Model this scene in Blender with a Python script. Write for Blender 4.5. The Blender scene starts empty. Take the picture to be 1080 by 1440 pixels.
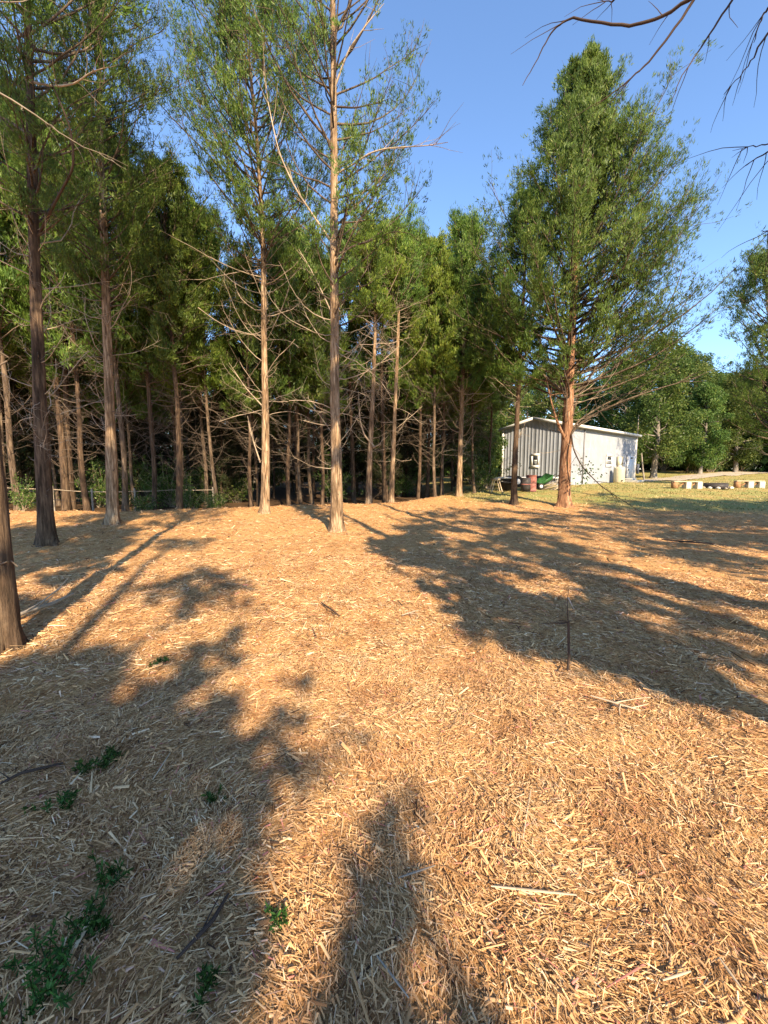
import bpy, math, random
import numpy as np
from mathutils import Vector, Matrix
R = math.radians
random.seed(7); rng = np.random.default_rng(7)
sc = bpy.context.scene
col = sc.collection

# ------------------------------------------------------------------ camera, sky, sun
F = 562.0; CAMH = 1.5; PITCH = math.atan(60 / F)
cd = bpy.data.cameras.new('camera'); cam = bpy.data.objects.new('camera', cd); col.objects.link(cam)
cd.sensor_fit = 'VERTICAL'; cd.sensor_height = 36; cd.lens = 36 * F / 1440
cd.clip_start = 0.05; cd.clip_end = 2000
cam.location = (0, 0, CAMH); cam.rotation_euler = (math.pi / 2 - PITCH, 0, 0)
sc.camera = cam
SUN_EL = R(33); SH = np.array([0.337, -0.9415])            # horizontal direction towards the sun
SD = np.array([SH[0] * math.cos(SUN_EL), SH[1] * math.cos(SUN_EL), math.sin(SUN_EL)])
w = bpy.data.worlds.new('World'); sc.world = w; w.use_nodes = True
nt = w.node_tree; bg = nt.nodes['Background']
sky = nt.nodes.new('ShaderNodeTexSky'); sky.sky_type = 'NISHITA'; sky.sun_disc = False
sky.sun_elevation = SUN_EL; sky.sun_rotation = math.atan2(SH[0], SH[1])
sky.air_density = 1.0; sky.dust_density = 0.1; sky.ozone_density = 4.5
nt.links.new(sky.outputs[0], bg.inputs[0]); bg.inputs[1].default_value = 0.13
sl = bpy.data.lights.new('sun', 'SUN'); so = bpy.data.objects.new('sun', sl); col.objects.link(so)
sl.energy = 4.8; sl.angle = R(0.53); sl.color = (1.0, 0.79, 0.53)
so.rotation_euler = Vector((-SD[0], -SD[1], -SD[2])).to_track_quat('-Z', 'Y').to_euler()
so.location = (10, -30, 30)
sc.view_settings.view_transform = 'Standard'; sc.view_settings.look = 'None'
sc.view_settings.exposure = 1.45; sc.view_settings.gamma = 1
sc.view_settings.use_curve_mapping = False
sc.cycles.max_bounces = 6; sc.cycles.diffuse_bounces = 3; sc.cycles.glossy_bounces = 2
sc.cycles.transmission_bounces = 3

# ------------------------------------------------------------------ pixel helpers (photo pixels 1080x1440 -> world)
CP, SP = math.cos(PITCH), math.sin(PITCH)
def ray(px, py):
    u = (px - 540) / F; v = (720 - py) / F
    return np.array([u, CP + v * SP, -SP + v * CP])
def at(px, py, Y):
    d = ray(px, py); return np.array([0, 0, CAMH]) + d * (Y / d[1])

# ------------------------------------------------------------------ noise and terrain
def _hash(ix, iy, seed):
    h = (ix.astype(np.int64) * 374761393 + iy.astype(np.int64) * 668265263 + seed * 974634777) & 0xFFFFFFFF
    h = ((h ^ (h >> 13)) * 1274126177) & 0xFFFFFFFF
    return ((h ^ (h >> 16)) & 0xFFFF) / 65535.0
def vnoise(x, y, seed=0):
    x = np.asarray(x, float); y = np.asarray(y, float)
    ix = np.floor(x); iy = np.floor(y); fx = x - ix; fy = y - iy
    fx = fx * fx * (3 - 2 * fx); fy = fy * fy * (3 - 2 * fy)
    a = _hash(ix, iy, seed); b = _hash(ix + 1, iy, seed); c = _hash(ix, iy + 1, seed); d = _hash(ix + 1, iy + 1, seed)
    return (a * (1 - fx) + b * fx) * (1 - fy) + (c * (1 - fx) + d * fx) * fy - 0.5
def sst(a, b, x):
    t = np.clip((np.asarray(x, float) - a) / (b - a), 0, 1); return t * t * (3 - 2 * t)
def ground_h(x, y):
    x = np.asarray(x, float); y = np.asarray(y, float)
    z = 0.5 * sst(14, 24, y) * sst(-1, 8, x) + 0.95 * sst(26, 52, y) * sst(14, 34, x)
    edge = 12.6 + sst(-9, -1, x) * 3.2 + sst(-1, 4, x) * 3.5      # where the mulch bank ends and the wood begins
    z = z - 0.38 * sst(0.3, 3.0, y - edge) * (1 - sst(1.5, 6, x)) + 0.10 * sst(-3.0, 0.0, y - edge) * (1 - sst(1.5, 6, x))
    r = np.hypot(x, y); near = 1 - sst(16, 30, r)
    z = z + (0.11 * vnoise(x * .45, y * .45, 1) + 0.07 * vnoise(x * 1.3, y * 1.3, 2) + (0.055 * vnoise(x * 3.1, y * 3.1, 3) + 0.025 * vnoise(x * 8, y * 8, 4)) * near)
    # a low swath left by the mulcher running away from the camera
    return z
def gz(x, y): return float(ground_h(np.array([x]), np.array([y]))[0])
_TT = np.concatenate([np.arange(1, 12, .02), np.arange(12, 120, .06)])
def gp(px, py):
    d = ray(px, py); P = np.array([0, 0, CAMH]) + _TT[:, None] * d
    k = np.nonzero(P[:, 2] <= ground_h(P[:, 0], P[:, 1]))[0]
    return P[k[0]] if len(k) else P[-1]
def lawn_mask(x, y):
    m = sst(15.2, 18.5, np.asarray(y) + 1.5 * vnoise(np.asarray(x) * .5, np.asarray(y) * .5, 9) + 3.0 * sst(5, 14, x))
    return m * sst(2.0, 5, x)

# ------------------------------------------------------------------ materials
def new_mat(name):
    m = bpy.data.materials.new(name); m.use_nodes = True
    n = m.node_tree.nodes; b = n['Principled BSDF']
    b.inputs['Roughness'].default_value = .85
    b.inputs['Specular IOR Level'].default_value = .2
    return m, m.node_tree, b
def N(t, ty, **kw):
    n = t.nodes.new(ty)
    for k, v in kw.items():
        if k in n.inputs.keys(): n.inputs[k].default_value = v
        else: setattr(n, k, v)
    return n
def ramp(t, stops, fac=None):
    n = t.nodes.new('ShaderNodeValToRGB'); e = n.color_ramp.elements
    while len(e) < len(stops): e.new(0.5)
    for i, (p, c) in enumerate(stops): e[i].position = p; e[i].color = (*c, 1)
    if fac is not None: t.links.new(fac, n.inputs[0])
    return n
def coords(t, scale=(1, 1, 1), kind='Object'):
    c = t.nodes.new('ShaderNodeTexCoord'); m = t.nodes.new('ShaderNodeMapping'); m.inputs['Scale'].default_value = scale
    t.links.new(c.outputs[kind], m.inputs[0]); return m.outputs[0]
def noise(t, vec, scale, detail=4, rough=.6):
    n = t.nodes.new('ShaderNodeTexNoise'); n.inputs['Scale'].default_value = scale; n.inputs['Detail'].default_value = detail
    n.inputs['Roughness'].default_value = rough; t.links.new(vec, n.inputs['Vector']); return n.outputs[0]
def mixc(t, fac, a, b, mode='MIX'):
    n = t.nodes.new('ShaderNodeMix'); n.data_type = 'RGBA'; n.blend_type = mode
    for sock, v in ((n.inputs[0], fac), (n.inputs[6], a), (n.inputs[7], b)):
        if isinstance(v, (int, float)): sock.default_value = v
        elif isinstance(v, tuple): sock.default_value = (*v, 1)
        else: t.links.new(v, sock)
    return n.outputs[2]
def bump(t, b, h, strength, dist):
    n = t.nodes.new('ShaderNodeBump'); n.inputs['Strength'].default_value = strength; n.inputs['Distance'].default_value = dist
    t.links.new(h, n.inputs['Height']); t.links.new(n.outputs[0], b.inputs['Normal'])
def flat(name, c, rough=.6, var=.25, scale=6, metal=0, dirt=None):
    m, t, b = new_mat(name); v = coords(t)
    n = noise(t, v, scale, 5)
    lo = tuple(x * (1 - var) for x in c); hi = tuple(min(1, x * (1 + var)) for x in c)
    r = ramp(t, [(.3, lo), (.7, hi)], n)
    t.links.new(r.outputs[0], b.inputs['Base Color']); b.inputs['Roughness'].default_value = rough; b.inputs['Metallic'].default_value = metal
    bump(t, b, n, .15, .01)
    return m
M = {}
# ground: mulch, lawn and leaf litter by painted zones
m, t, b = new_mat('ground_cover'); M['ground'] = m
v = coords(t)
vs1 = coords(t, (1, 3.5, 1)); vs2 = coords(t, (3.5, 1, 1))
fine = noise(t, vs1, 28, 6, .75); fine2 = noise(t, vs2, 22, 6, .75); big = noise(t, v, 1.3, 4, .6); mid = noise(t, v, 6, 5, .65)
fm = mixc(t, .5, fine, fine2, 'MIX')
mul = ramp(t, [(.30, (.08, .046, .022)), (.42, (.30, .17, .075)), (.52, (.56, .335, .145)), (.62, (.71, .46, .215)), (.76, (.78, .58, .33))], fm)
tint = ramp(t, [(.35, (.72, .53, .46)), (.5, (1, .95, .9)), (.66, (1.0, 1.0, 1.0))], mid)
mulc = mixc(t, .8, mul.outputs[0], tint.outputs[0], 'MULTIPLY')
gr = ramp(t, [(.3, (.07, .075, .028)), (.43, (.20, .18, .065)), (.55, (.40, .32, .15)), (.7, (.52, .42, .24))], fm)
grb = ramp(t, [(.38, (.75, 1.0, .7)), (.6, (1.1, .95, .75))], big)
gr2 = mixc(t, .8, gr.outputs[0], grb.outputs[0], 'MULTIPLY')
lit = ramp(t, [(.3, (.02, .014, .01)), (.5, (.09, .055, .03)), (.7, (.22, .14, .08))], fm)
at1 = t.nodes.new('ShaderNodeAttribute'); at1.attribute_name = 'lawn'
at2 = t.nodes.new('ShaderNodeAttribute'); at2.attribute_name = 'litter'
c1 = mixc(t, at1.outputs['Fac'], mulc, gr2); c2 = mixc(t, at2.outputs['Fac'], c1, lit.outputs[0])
t.links.new(c2, b.inputs['Base Color']); bump(t, b, fm, .9, .03)
b.inputs['Specular IOR Level'].default_value = .1
# wood chips
m, t, b = new_mat('shredded_wood'); M['chips'] = m
a = t.nodes.new('ShaderNodeAttribute'); a.attribute_name = 'rnd'
r1 = ramp(t, [(0, (.06, .034, .02)), (.16, (.20, .115, .055)), (.36, (.46, .283, .135)), (.55, (.645, .417, .205)), (.78, (.74, .54, .31)), (.94, (.83, .70, .49)), (1, (.52, .22, .18))], a.outputs['Fac'])
v = coords(t); n1 = noise(t, v, 2.2, 4, .6)
r2 = ramp(t, [(.34, (.66, .50, .44)), (.5, (1, .90, .82)), (.66, (1, 1, 1))], n1)
c = mixc(t, .75, r1.outputs[0], r2.outputs[0], 'MULTIPLY')
t.links.new(c, b.inputs['Base Color']); b.inputs['Roughness'].default_value = .75
def bark(name, stops, sc_=1.0, strength=1.0):
    m, t, b = new_mat(name); v = coords(t, (1, 1, .10))
    n1 = noise(t, v, 26 * sc_, 6, .65); v2 = coords(t, (1, 1, .35)); n2 = noise(t, v2, 3.5, 4, .6)
    r = ramp(t, stops, n1)
    r2 = ramp(t, [(.36, (.38, .35, .33)), (.5, (.85, .8, .76)), (.62, (1, 1, 1))], n2)
    c = mixc(t, .8, r.outputs[0], r2.outputs[0], 'MULTIPLY')
    t.links.new(c, b.inputs['Base Color']); bump(t, b, n1, strength, .03); b.inputs['Roughness'].default_value = .9
    M[name] = m
bark('cedar_bark', [(.3, (.06, .038, .024)), (.43, (.20, .135, .08)), (.55, (.37, .265, .165)), (.68, (.54, .43, .30))])
bark('red_cedar_bark', [(.3, (.05, .026, .017)), (.43, (.18, .095, .055)), (.55, (.34, .19, .11)), (.68, (.48, .33, .22))])
bark('shaded_wood_bark', [(.3, (.03, .022, .016)), (.5, (.13, .095, .065)), (.7, (.30, .235, .17))])  # bark of the woods trunks, darkened in colour so they look less lit
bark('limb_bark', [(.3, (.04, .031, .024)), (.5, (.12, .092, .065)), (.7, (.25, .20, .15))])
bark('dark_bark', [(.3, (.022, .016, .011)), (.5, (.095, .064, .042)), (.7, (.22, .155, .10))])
bark('grey_bark', [(.3, (.10, .09, .075)), (.5, (.25, .23, .20)), (.7, (.42, .39, .34))])
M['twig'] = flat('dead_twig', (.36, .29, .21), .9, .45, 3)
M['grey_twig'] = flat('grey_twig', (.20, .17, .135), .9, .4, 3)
M['shade_twig'] = flat('shade_twig', (.13, .10, .075), .9, .45, 3)  # darker copy of the dead twig, understorey shade put into its colour
M['dark_twig'] = flat('dark_twig', (.055, .038, .03), .9, .35, 3)
def leaf(name, stops, trans=.42):
    m = bpy.data.materials.new(name); m.use_nodes = True; t = m.node_tree
    for n in list(t.nodes): t.nodes.remove(n)
    o = t.nodes.new('ShaderNodeOutputMaterial'); a = t.nodes.new('ShaderNodeAttribute'); a.attribute_name = 'rnd'
    r = ramp(t, stops, a.outputs['Fac'])
    oi = t.nodes.new('ShaderNodeObjectInfo')
    hs = t.nodes.new('ShaderNodeHueSaturation')
    mr = t.nodes.new('ShaderNodeMapRange'); mr.inputs[3].default_value = .80; mr.inputs[4].default_value = 1.2
    t.links.new(oi.outputs['Random'], mr.inputs[0]); t.links.new(mr.outputs[0], hs.inputs['Value'])
    mr2 = t.nodes.new('ShaderNodeMapRange'); mr2.inputs[3].default_value = .485; mr2.inputs[4].default_value = .512
    t.links.new(oi.outputs['Random'], mr2.inputs[0]); t.links.new(mr2.outputs[0], hs.inputs['Hue'])
    t.links.new(r.outputs[0], hs.inputs['Color'])
    d = t.nodes.new('ShaderNodeBsdfDiffuse'); tr = t.nodes.new('ShaderNodeBsdfTranslucent'); mx = t.nodes.new('ShaderNodeMixShader'); mx.inputs[0].default_value = trans
    g = t.nodes.new('ShaderNodeBsdfGlossy'); g.inputs['Roughness'].default_value = .45; g.inputs['Color'].default_value = (.6, .6, .6, 1)
    m2 = t.nodes.new('ShaderNodeMixShader'); m2.inputs[0].default_value = .02
    t.links.new(hs.outputs[0], d.inputs[0]); t.links.new(hs.outputs[0], tr.inputs[0])
    t.links.new(d.outputs[0], mx.inputs[1]); t.links.new(tr.outputs[0], mx.inputs[2])
    t.links.new(mx.outputs[0], m2.inputs[1]); t.links.new(g.outputs[0], m2.inputs[2]); t.links.new(m2.outputs[0], o.inputs[0])
    M[name] = m
leaf('cedar_leaf', [(0, (.10, .07, .035)), (.07, (.05, .09, .022)), (.45, (.105, .185, .036)), (.8, (.175, .265, .045)), (1, (.27, .31, .08))])
leaf('cedar_leaf_yellow', [(0, (.08, .06, .025)), (.12, (.08, .14, .025)), (.6, (.20, .29, .04)), (1, (.32, .35, .07))])
leaf('broad_leaf', [(0, (.035, .065, .018)), (.4, (.075, .135, .032)), (.75, (.14, .20, .045)), (1, (.27, .29, .08))], .42)
leaf('cedar_leaf_shaded', [(0, (.045, .03, .018)), (.3, (.03, .032, .014)), (.7, (.032, .052, .018)), (1, (.06, .085, .025))], .2)  # shade inside the woods put into the colour, with some browned dead needles
leaf('weed_leaf', [(0, (.03, .06, .015)), (.5, (.05, .12, .025)), (1, (.09, .18, .04))], .3)
leaf('grass_blade', [(0, (.08, .10, .03)), (.3, (.18, .18, .06)), (.55, (.36, .30, .13)), (1, (.54, .43, .24))], .3)

# ------------------------------------------------------------------ mesh helpers
def make_mesh(name, verts, faces, mat=None, smooth=False, face_attr=None, mats=None, mat_idx=None):
    """faces: (F,3) or (F,4) int array"""
    verts = np.ascontiguousarray(verts, dtype=np.float32); faces = np.ascontiguousarray(faces, dtype=np.int32)
    k = faces.shape[1]; me = bpy.data.meshes.new(name)
    me.vertices.add(len(verts)); me.vertices.foreach_set('co', verts.ravel())
    me.loops.add(faces.size); me.loops.foreach_set('vertex_index', faces.ravel())
    me.polygons.add(len(faces)); me.polygons.foreach_set('loop_start', np.arange(0, faces.size, k, dtype=np.int32))
    if smooth: me.polygons.foreach_set('use_smooth', np.ones(len(faces), bool))
    if face_attr is not None:
        for nm, arr in face_attr.items():
            at_ = me.attributes.new(nm, 'FLOAT', 'FACE'); at_.data.foreach_set('value', np.ascontiguousarray(arr, dtype=np.float32))
    me.update(calc_edges=True)
    if mat: me.materials.append(mat)
    return me
def ob(name, me, parent=None, **props):
    o = bpy.data.objects.new(name, me); col.objects.link(o)
    if parent is not None: o.parent = parent
    for k, v_ in props.items(): o[k] = v_
    return o
def root(name, loc, label, cat, group=None, rz=0):
    o = bpy.data.objects.new(name, None); col.objects.link(o); o.location = tuple(float(c) for c in loc); o.rotation_euler = (0, 0, rz)
    o['label'] = label; o['category'] = cat
    if group: o['group'] = group
    return o
def batch_tubes(paths, radii, sides=3):
    paths = np.asarray(paths, float); M_, K, _ = paths.shape; radii = np.asarray(radii, float)
    T = np.gradient(paths, axis=1); T /= np.linalg.norm(T, axis=2, keepdims=True) + 1e-9
    ref = np.zeros_like(T); ref[..., 0] = 1.0; ref[np.abs(T[..., 0]) > .85] = (0, 1, 0)
    m0 = np.abs(T[:, :1, 0]) > .8
    ref = np.where(m0[..., None], np.array([0, 1.0, 0]), np.array([1.0, 0, 0])) * np.ones((1, K, 1))
    A = np.cross(T, ref); A /= np.linalg.norm(A, axis=2, keepdims=True) + 1e-9; B = np.cross(T, A)
    ang = np.arange(sides) / sides * 2 * math.pi
    V = paths[:, :, None, :] + radii[:, :, None, None] * (A[:, :, None, :] * np.cos(ang)[None, None, :, None] + B[:, :, None, :] * np.sin(ang)[None, None, :, None])
    idx = np.arange(M_ * K * sides).reshape(M_, K, sides)
    a = idx[:, :-1, :]; b_ = idx[:, 1:, :]
    Fq = np.stack([a, np.roll(a, -1, 2), np.roll(b_, -1, 2), b_], -1).reshape(-1, 4)
    return V.reshape(-1, 3), Fq
class Geo:
    def __init__(s): s.v = []; s.f = []; s.n = 0
    def add(s, v, f): s.v.append(v); s.f.append(np.asarray(f) + s.n); s.n += len(v)
    def tubes(s, *a, **k): s.add(*batch_tubes(*a, **k))
    def mesh(s, name, mat, smooth=True): return make_mesh(name, np.concatenate(s.v), np.concatenate(s.f), mat, smooth)
def unit(v): return v / (np.linalg.norm(v, axis=-1, keepdims=True) + 1e-9)
def sprays_mesh(name, P, D, L, W, mat, rnd, out=None):
    """single spiky scale-leaf sprays, one triangle each"""
    n = len(P); D = unit(D); S = unit(np.cross(D, rng.normal(size=(n, 3)) if out is None else out + .42 * rng.normal(size=(n, 3)))); L = np.asarray(L)[:, None] * np.ones((n, 1)); W = np.asarray(W)[:, None] * np.ones((n, 1))
    V = np.stack([P + S * W * .35, P + D * L, P + D * L * .35 - S * W * .65], 1).reshape(-1, 3)
    return make_mesh(name, V, np.arange(3 * n).reshape(-1, 3), mat, False, {'rnd': rnd})
def leaves_mesh(name, P, D, L, W, mat, rnd, bend=True):
    """rhombic sprays: P base, D direction, L length, W width"""
    n = len(P); D = unit(D); S = unit(np.cross(D, rng.normal(size=(n, 3)))); Nn = np.cross(D, S)
    L = np.asarray(L)[:, None] * np.ones((n, 1)); W = np.asarray(W)[:, None] * np.ones((n, 1))
    a = P; b_ = P + D * L * .5 + S * W * .5 + Nn * L * .06; c_ = P + D * L; d_ = P + D * L * .5 - S * W * .5 + Nn * L * .06
    V = np.stack([a, b_, c_, d_], 1).reshape(-1, 3); Fq = np.arange(4 * n).reshape(-1, 4)
    return make_mesh(name, V, Fq, mat, False, {'rnd': rnd})

# ------------------------------------------------------------------ ground sheet
def build_ground():
    a_in = np.arange(-62, 62.01, .42); a_out = np.linspace(64, 296, 60)
    ang = np.radians(np.concatenate([a_in, a_out]))
    rr = np.concatenate([[0.02], np.geomspace(.35, 30, 230), np.geomspace(31, 900, 50)])
    A, Rr = np.meshgrid(ang, rr); X = Rr * np.sin(A); Y = Rr * np.cos(A); Z = ground_h(X, Y)
    V = np.stack([X, Y, Z], -1).reshape(-1, 3); nA = len(ang); nR = len(rr)
    i = np.arange(nR * nA).reshape(nR, nA); a = i[:-1]; b_ = i[1:]
    Fq = np.stack([a, np.roll(a, -1, 1), np.roll(b_, -1, 1), b_], -1).reshape(-1, 4)[:, ::-1]
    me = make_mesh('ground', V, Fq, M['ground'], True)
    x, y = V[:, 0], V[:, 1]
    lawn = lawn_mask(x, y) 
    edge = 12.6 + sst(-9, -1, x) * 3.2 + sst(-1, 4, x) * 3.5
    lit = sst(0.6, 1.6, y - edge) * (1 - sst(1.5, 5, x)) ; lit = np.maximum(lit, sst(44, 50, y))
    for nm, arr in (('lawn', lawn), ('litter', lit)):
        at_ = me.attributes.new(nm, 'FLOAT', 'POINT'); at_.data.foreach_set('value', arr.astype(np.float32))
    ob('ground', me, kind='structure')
build_ground()

def chips(name, n, r0, r1, lmul, spread=1.02, power=1.0, quad=False):
    rr = np.sqrt(r0 ** 2 + (r1 ** 2 - r0 ** 2) * rng.random(n) ** power)
    th = (rng.random(n) * 2 - 1) * spread
    x = rr * np.sin(th); y = rr * np.cos(th)
    keep = (lawn_mask(x, y) < .2 + .5 * rng.random(n)) & (y < 12.9 + sst(-9, -1, x) * 3.2 + sst(-1, 4, x) * 4.5 + rng.random(n))
    thin = np.ones(n, bool)
    x, y = x[keep & thin], y[keep & thin]; n = len(x)
    z = ground_h(x, y) + .003 + .018 * rng.random(n) ** 2 * np.sqrt(lmul)
    flow = vnoise(x * .8, y * .8, 11) * 7 + vnoise(x * 2.5, y * 2.5, 12) * 2.5
    a = flow + rng.normal(size=n) * .75
    kindr = rng.random(n)
    L = np.exp(rng.normal(np.log(.038), .45, n)) * lmul; L = np.clip(L, .012, .20 * lmul)
    W = np.where(kindr < .62, .0028 + .003 * rng.random(n), .006 + .009 * rng.random(n) ** 2) * lmul ** .9
    big_ = rng.random(n) < .005; L = np.where(big_, L * 2.6 + .03, L); W = np.where(big_, W * 1.9 + .002, W); W = np.minimum(W, L * .45)
    tilt = rng.normal(size=n) * .17
    D = np.stack([np.cos(a) * np.cos(tilt), np.sin(a) * np.cos(tilt), np.sin(tilt)], -1)
    z = z + np.abs(np.sin(tilt)) * L * .35
    S = unit(np.cross(D, np.array([0, 0, 1.0]) + rng.normal(size=(n, 3)) * .35)); U = np.cross(S, D)
    P = np.stack([x, y, z], -1); L = L[:, None]; W = W[:, None]
    e1 = (.2 + .8 * rng.random((n, 1))); e2 = (.1 + .8 * rng.random((n, 1)))
    bow = rng.normal(size=(n, 1)) * .06 * L
    a0 = P - D * L * .5; b0 = P + D * L * .5
    V = np.stack([a0 - S * W * .5 * e1, a0 + D * L * .04 + U * W * .28 * e1, a0 + S * W * .5 * e1 + D * L * .05,
                  b0 - S * W * .5 * e2 + S * bow, b0 - D * L * .04 + U * W * .28 * e2 + S * bow, b0 + S * W * .5 * e2 + S * bow], 1).reshape(-1, 3)
    rnd = np.clip(.53 + .27 * rng.normal(size=n) - .06 * (kindr > .62), 0, .97); rnd[rng.random(n) < .018] = 1.0
    if quad:
        S = unit(S + U * rng.normal(size=(n, 1)) * .5)
        V = np.stack([a0 - S * W * .5 * e1, b0 - S * W * .5 * e2 + S * bow, b0 + S * W * .5 * e2 + S * bow, a0 + S * W * .5 * e1], 1).reshape(-1, 3)
        return make_mesh(name, V, np.arange(4 * n).reshape(-1, 4), M['chips'], False, {'rnd': rnd})
    i = np.arange(n)[:, None] * 6
    Fq = np.stack([i + [[0, 3, 4, 1]], i + [[1, 4, 5, 2]]], 1).reshape(-1, 4)
    rnd = np.clip(.52 + .23 * rng.normal(size=n) - .06 * (kindr > .62), 0, .97); rnd[rng.random(n) < .018] = 1.0
    me = make_mesh(name, V, Fq, M['chips'], False, {'rnd': np.repeat(rnd, 2)})
    return me
o = ob('shredded_mulch', chips('shredded_mulch', 125000, .7, 3.2, .76), kind='stuff')
o['label'] = 'tan shredded wood mulch in the foreground'; o['category'] = 'mulch'
o = ob('shredded_mulch', chips('shredded_mulch_mid', 160000, 3.1, 7.0, .98, quad=True), kind='stuff')
o['label'] = 'tan shredded wood mulch across the middle of the clearing'; o['category'] = 'mulch'
o = ob('shredded_mulch', chips('shredded_mulch_far', 115000, 6.9, 19.0, 1.6, .98, quad=True), kind='stuff')
o['label'] = 'orange tan mulch up to the edge of the trees'; o['category'] = 'mulch'

def grass():
    n = 44000
    x = rng.uniform(2, 42, n); y = rng.uniform(13, 44, n)
    k = (rng.random(n) < lawn_mask(x, y)) & (rng.random(n) < (20 / np.maximum(y, 20)) ** 1.5) & (np.abs(x) < y * 1.15)
    x, y = x[k], y[k]; n = len(x)
    P = np.stack([x, y, ground_h(x, y) - .005], -1); D = rng.normal(size=(n, 3)) * .6; D[:, 2] = .8
    L = rng.uniform(.04, .11, n); W = rng.uniform(.02, .05, n)
    o = ob('lawn_grass', leaves_mesh('lawn_grass', P, D, L, W, M['grass_blade'], np.clip(.5 + 1.0 * vnoise(x * .3, y * .8, 5) + .22 * rng.normal(size=n), 0, 1)), kind='stuff')
    o['label'] = 'short half dry lawn grass in front of the metal shed'; o['category'] = 'grass'
grass()

# dirt drive rising at the right
def drive():
    pts = [(898, 676.5, 33), (930, 674, 34), (965, 671, 36.5), (1010, 667, 39.5), (1060, 663.5, 42.5), (1130, 659.5, 46), (1300, 655, 52)]
    V = []; 
    P = np.array([at(px, py, Y)[:2] for px, py, Y in pts]); tt = np.linspace(0, len(P) - 1, 60)
    X = np.interp(tt, range(len(P)), P[:, 0]); Y = np.interp(tt, range(len(P)), P[:, 1])
    for j in range(5):
        yy = Y + (j / 4 - .5) * 3.2
        V.append(np.stack([X, yy, ground_h(X, yy) + .03 + .02 * (1 - abs(j - 2) / 2)], -1))
    V = np.array(V).reshape(-1, 3); i = np.arange(5 * 60).reshape(5, 60); a = i[:-1, :-1]; 
    Fq = np.stack([i[:-1, :-1], i[:-1, 1:], i[1:, 1:], i[1:, :-1]], -1).reshape(-1, 4)
    ob('dirt_road', make_mesh('dirt_road', V, Fq, flat('pale_dirt', (.40, .34, .26), .95, .25, 1.5), True), kind='structure')
drive()

# ------------------------------------------------------------------ trees
def trunk_geo(path, r0, r1, sides=14, rings=40, flute=.13, flare=.55, seed=0):
    path = np.asarray(path, float); s = np.concatenate([[0], np.cumsum(np.linalg.norm(np.diff(path, axis=0), axis=1))]); s /= s[-1]
    tt = np.linspace(0, 1, rings) ** 1.15
    P = np.stack([np.interp(tt, s, path[:, k]) for k in range(3)], -1)
    kk = max(3, rings // 8)
    for k in range(2):                                         # smooth the polyline
        Q = P.copy(); Q[1:-1] = (P[:-2] + P[1:-1] * 2 + P[2:]) / 4; P = Q
    H = P[:, 2] - P[0, 2]
    rad = r1 + (r0 - r1) * (1 - tt) ** .8; rad = rad * (1 + flare * np.exp(-H / .22) + .22 * np.exp(-H / 1.3))
    V, Fq = batch_tubes(P[None], rad[None], sides)
    V = V.reshape(rings, sides, 3); c = P[:, None, :]
    an = np.arange(sides)
    fl = np.stack([vnoise(an * 2.7 + 31 * seed, np.full(sides, h * .55), seed) * 2 * flute + vnoise(an * 5.1 + 7 * seed, np.full(sides, h * 5.0), seed + 3) * flute for h in H])
    fl[:, -1] = fl[:, -1]
    low = 1 + .9 * np.exp(-H / .2)
    lob = np.cos(an / sides * 2 * math.pi * 5 + seed) * .16 + np.cos(an / sides * 2 * math.pi * 3 + 2 * seed) * .10
    fl = fl + lob[None, :] * np.exp(-H / .28)[:, None]
    V = c + (V - c) * (1 + fl[..., None] * low[:, None, None])
    return V.reshape(-1, 3), Fq, P, rad, H
def grow(P0, D0, L, K, up, wob):
    """batch of curved paths"""
    n = len(P0); pts = [P0]; D = unit(D0); step = (L / (K - 1))[:, None]
    for k in range(K - 1):
        D = unit(D + np.array([0, 0, 1.0]) * (np.asarray(up)[:, None] if np.ndim(up) else up) + rng.normal(size=(n, 3)) * wob)
        pts.append(pts[-1] + D * step)
    return np.stack(pts, 1)
def along(paths, idx, t):
    K = paths.shape[1]; f = t * (K - 1); i = np.minimum(f.astype(int), K - 2); w_ = (f - i)[:, None]
    a = paths[idx, i]; b_ = paths[idx, i + 1]; return a * (1 - w_) + b_ * w_, unit(b_ - a)
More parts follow.
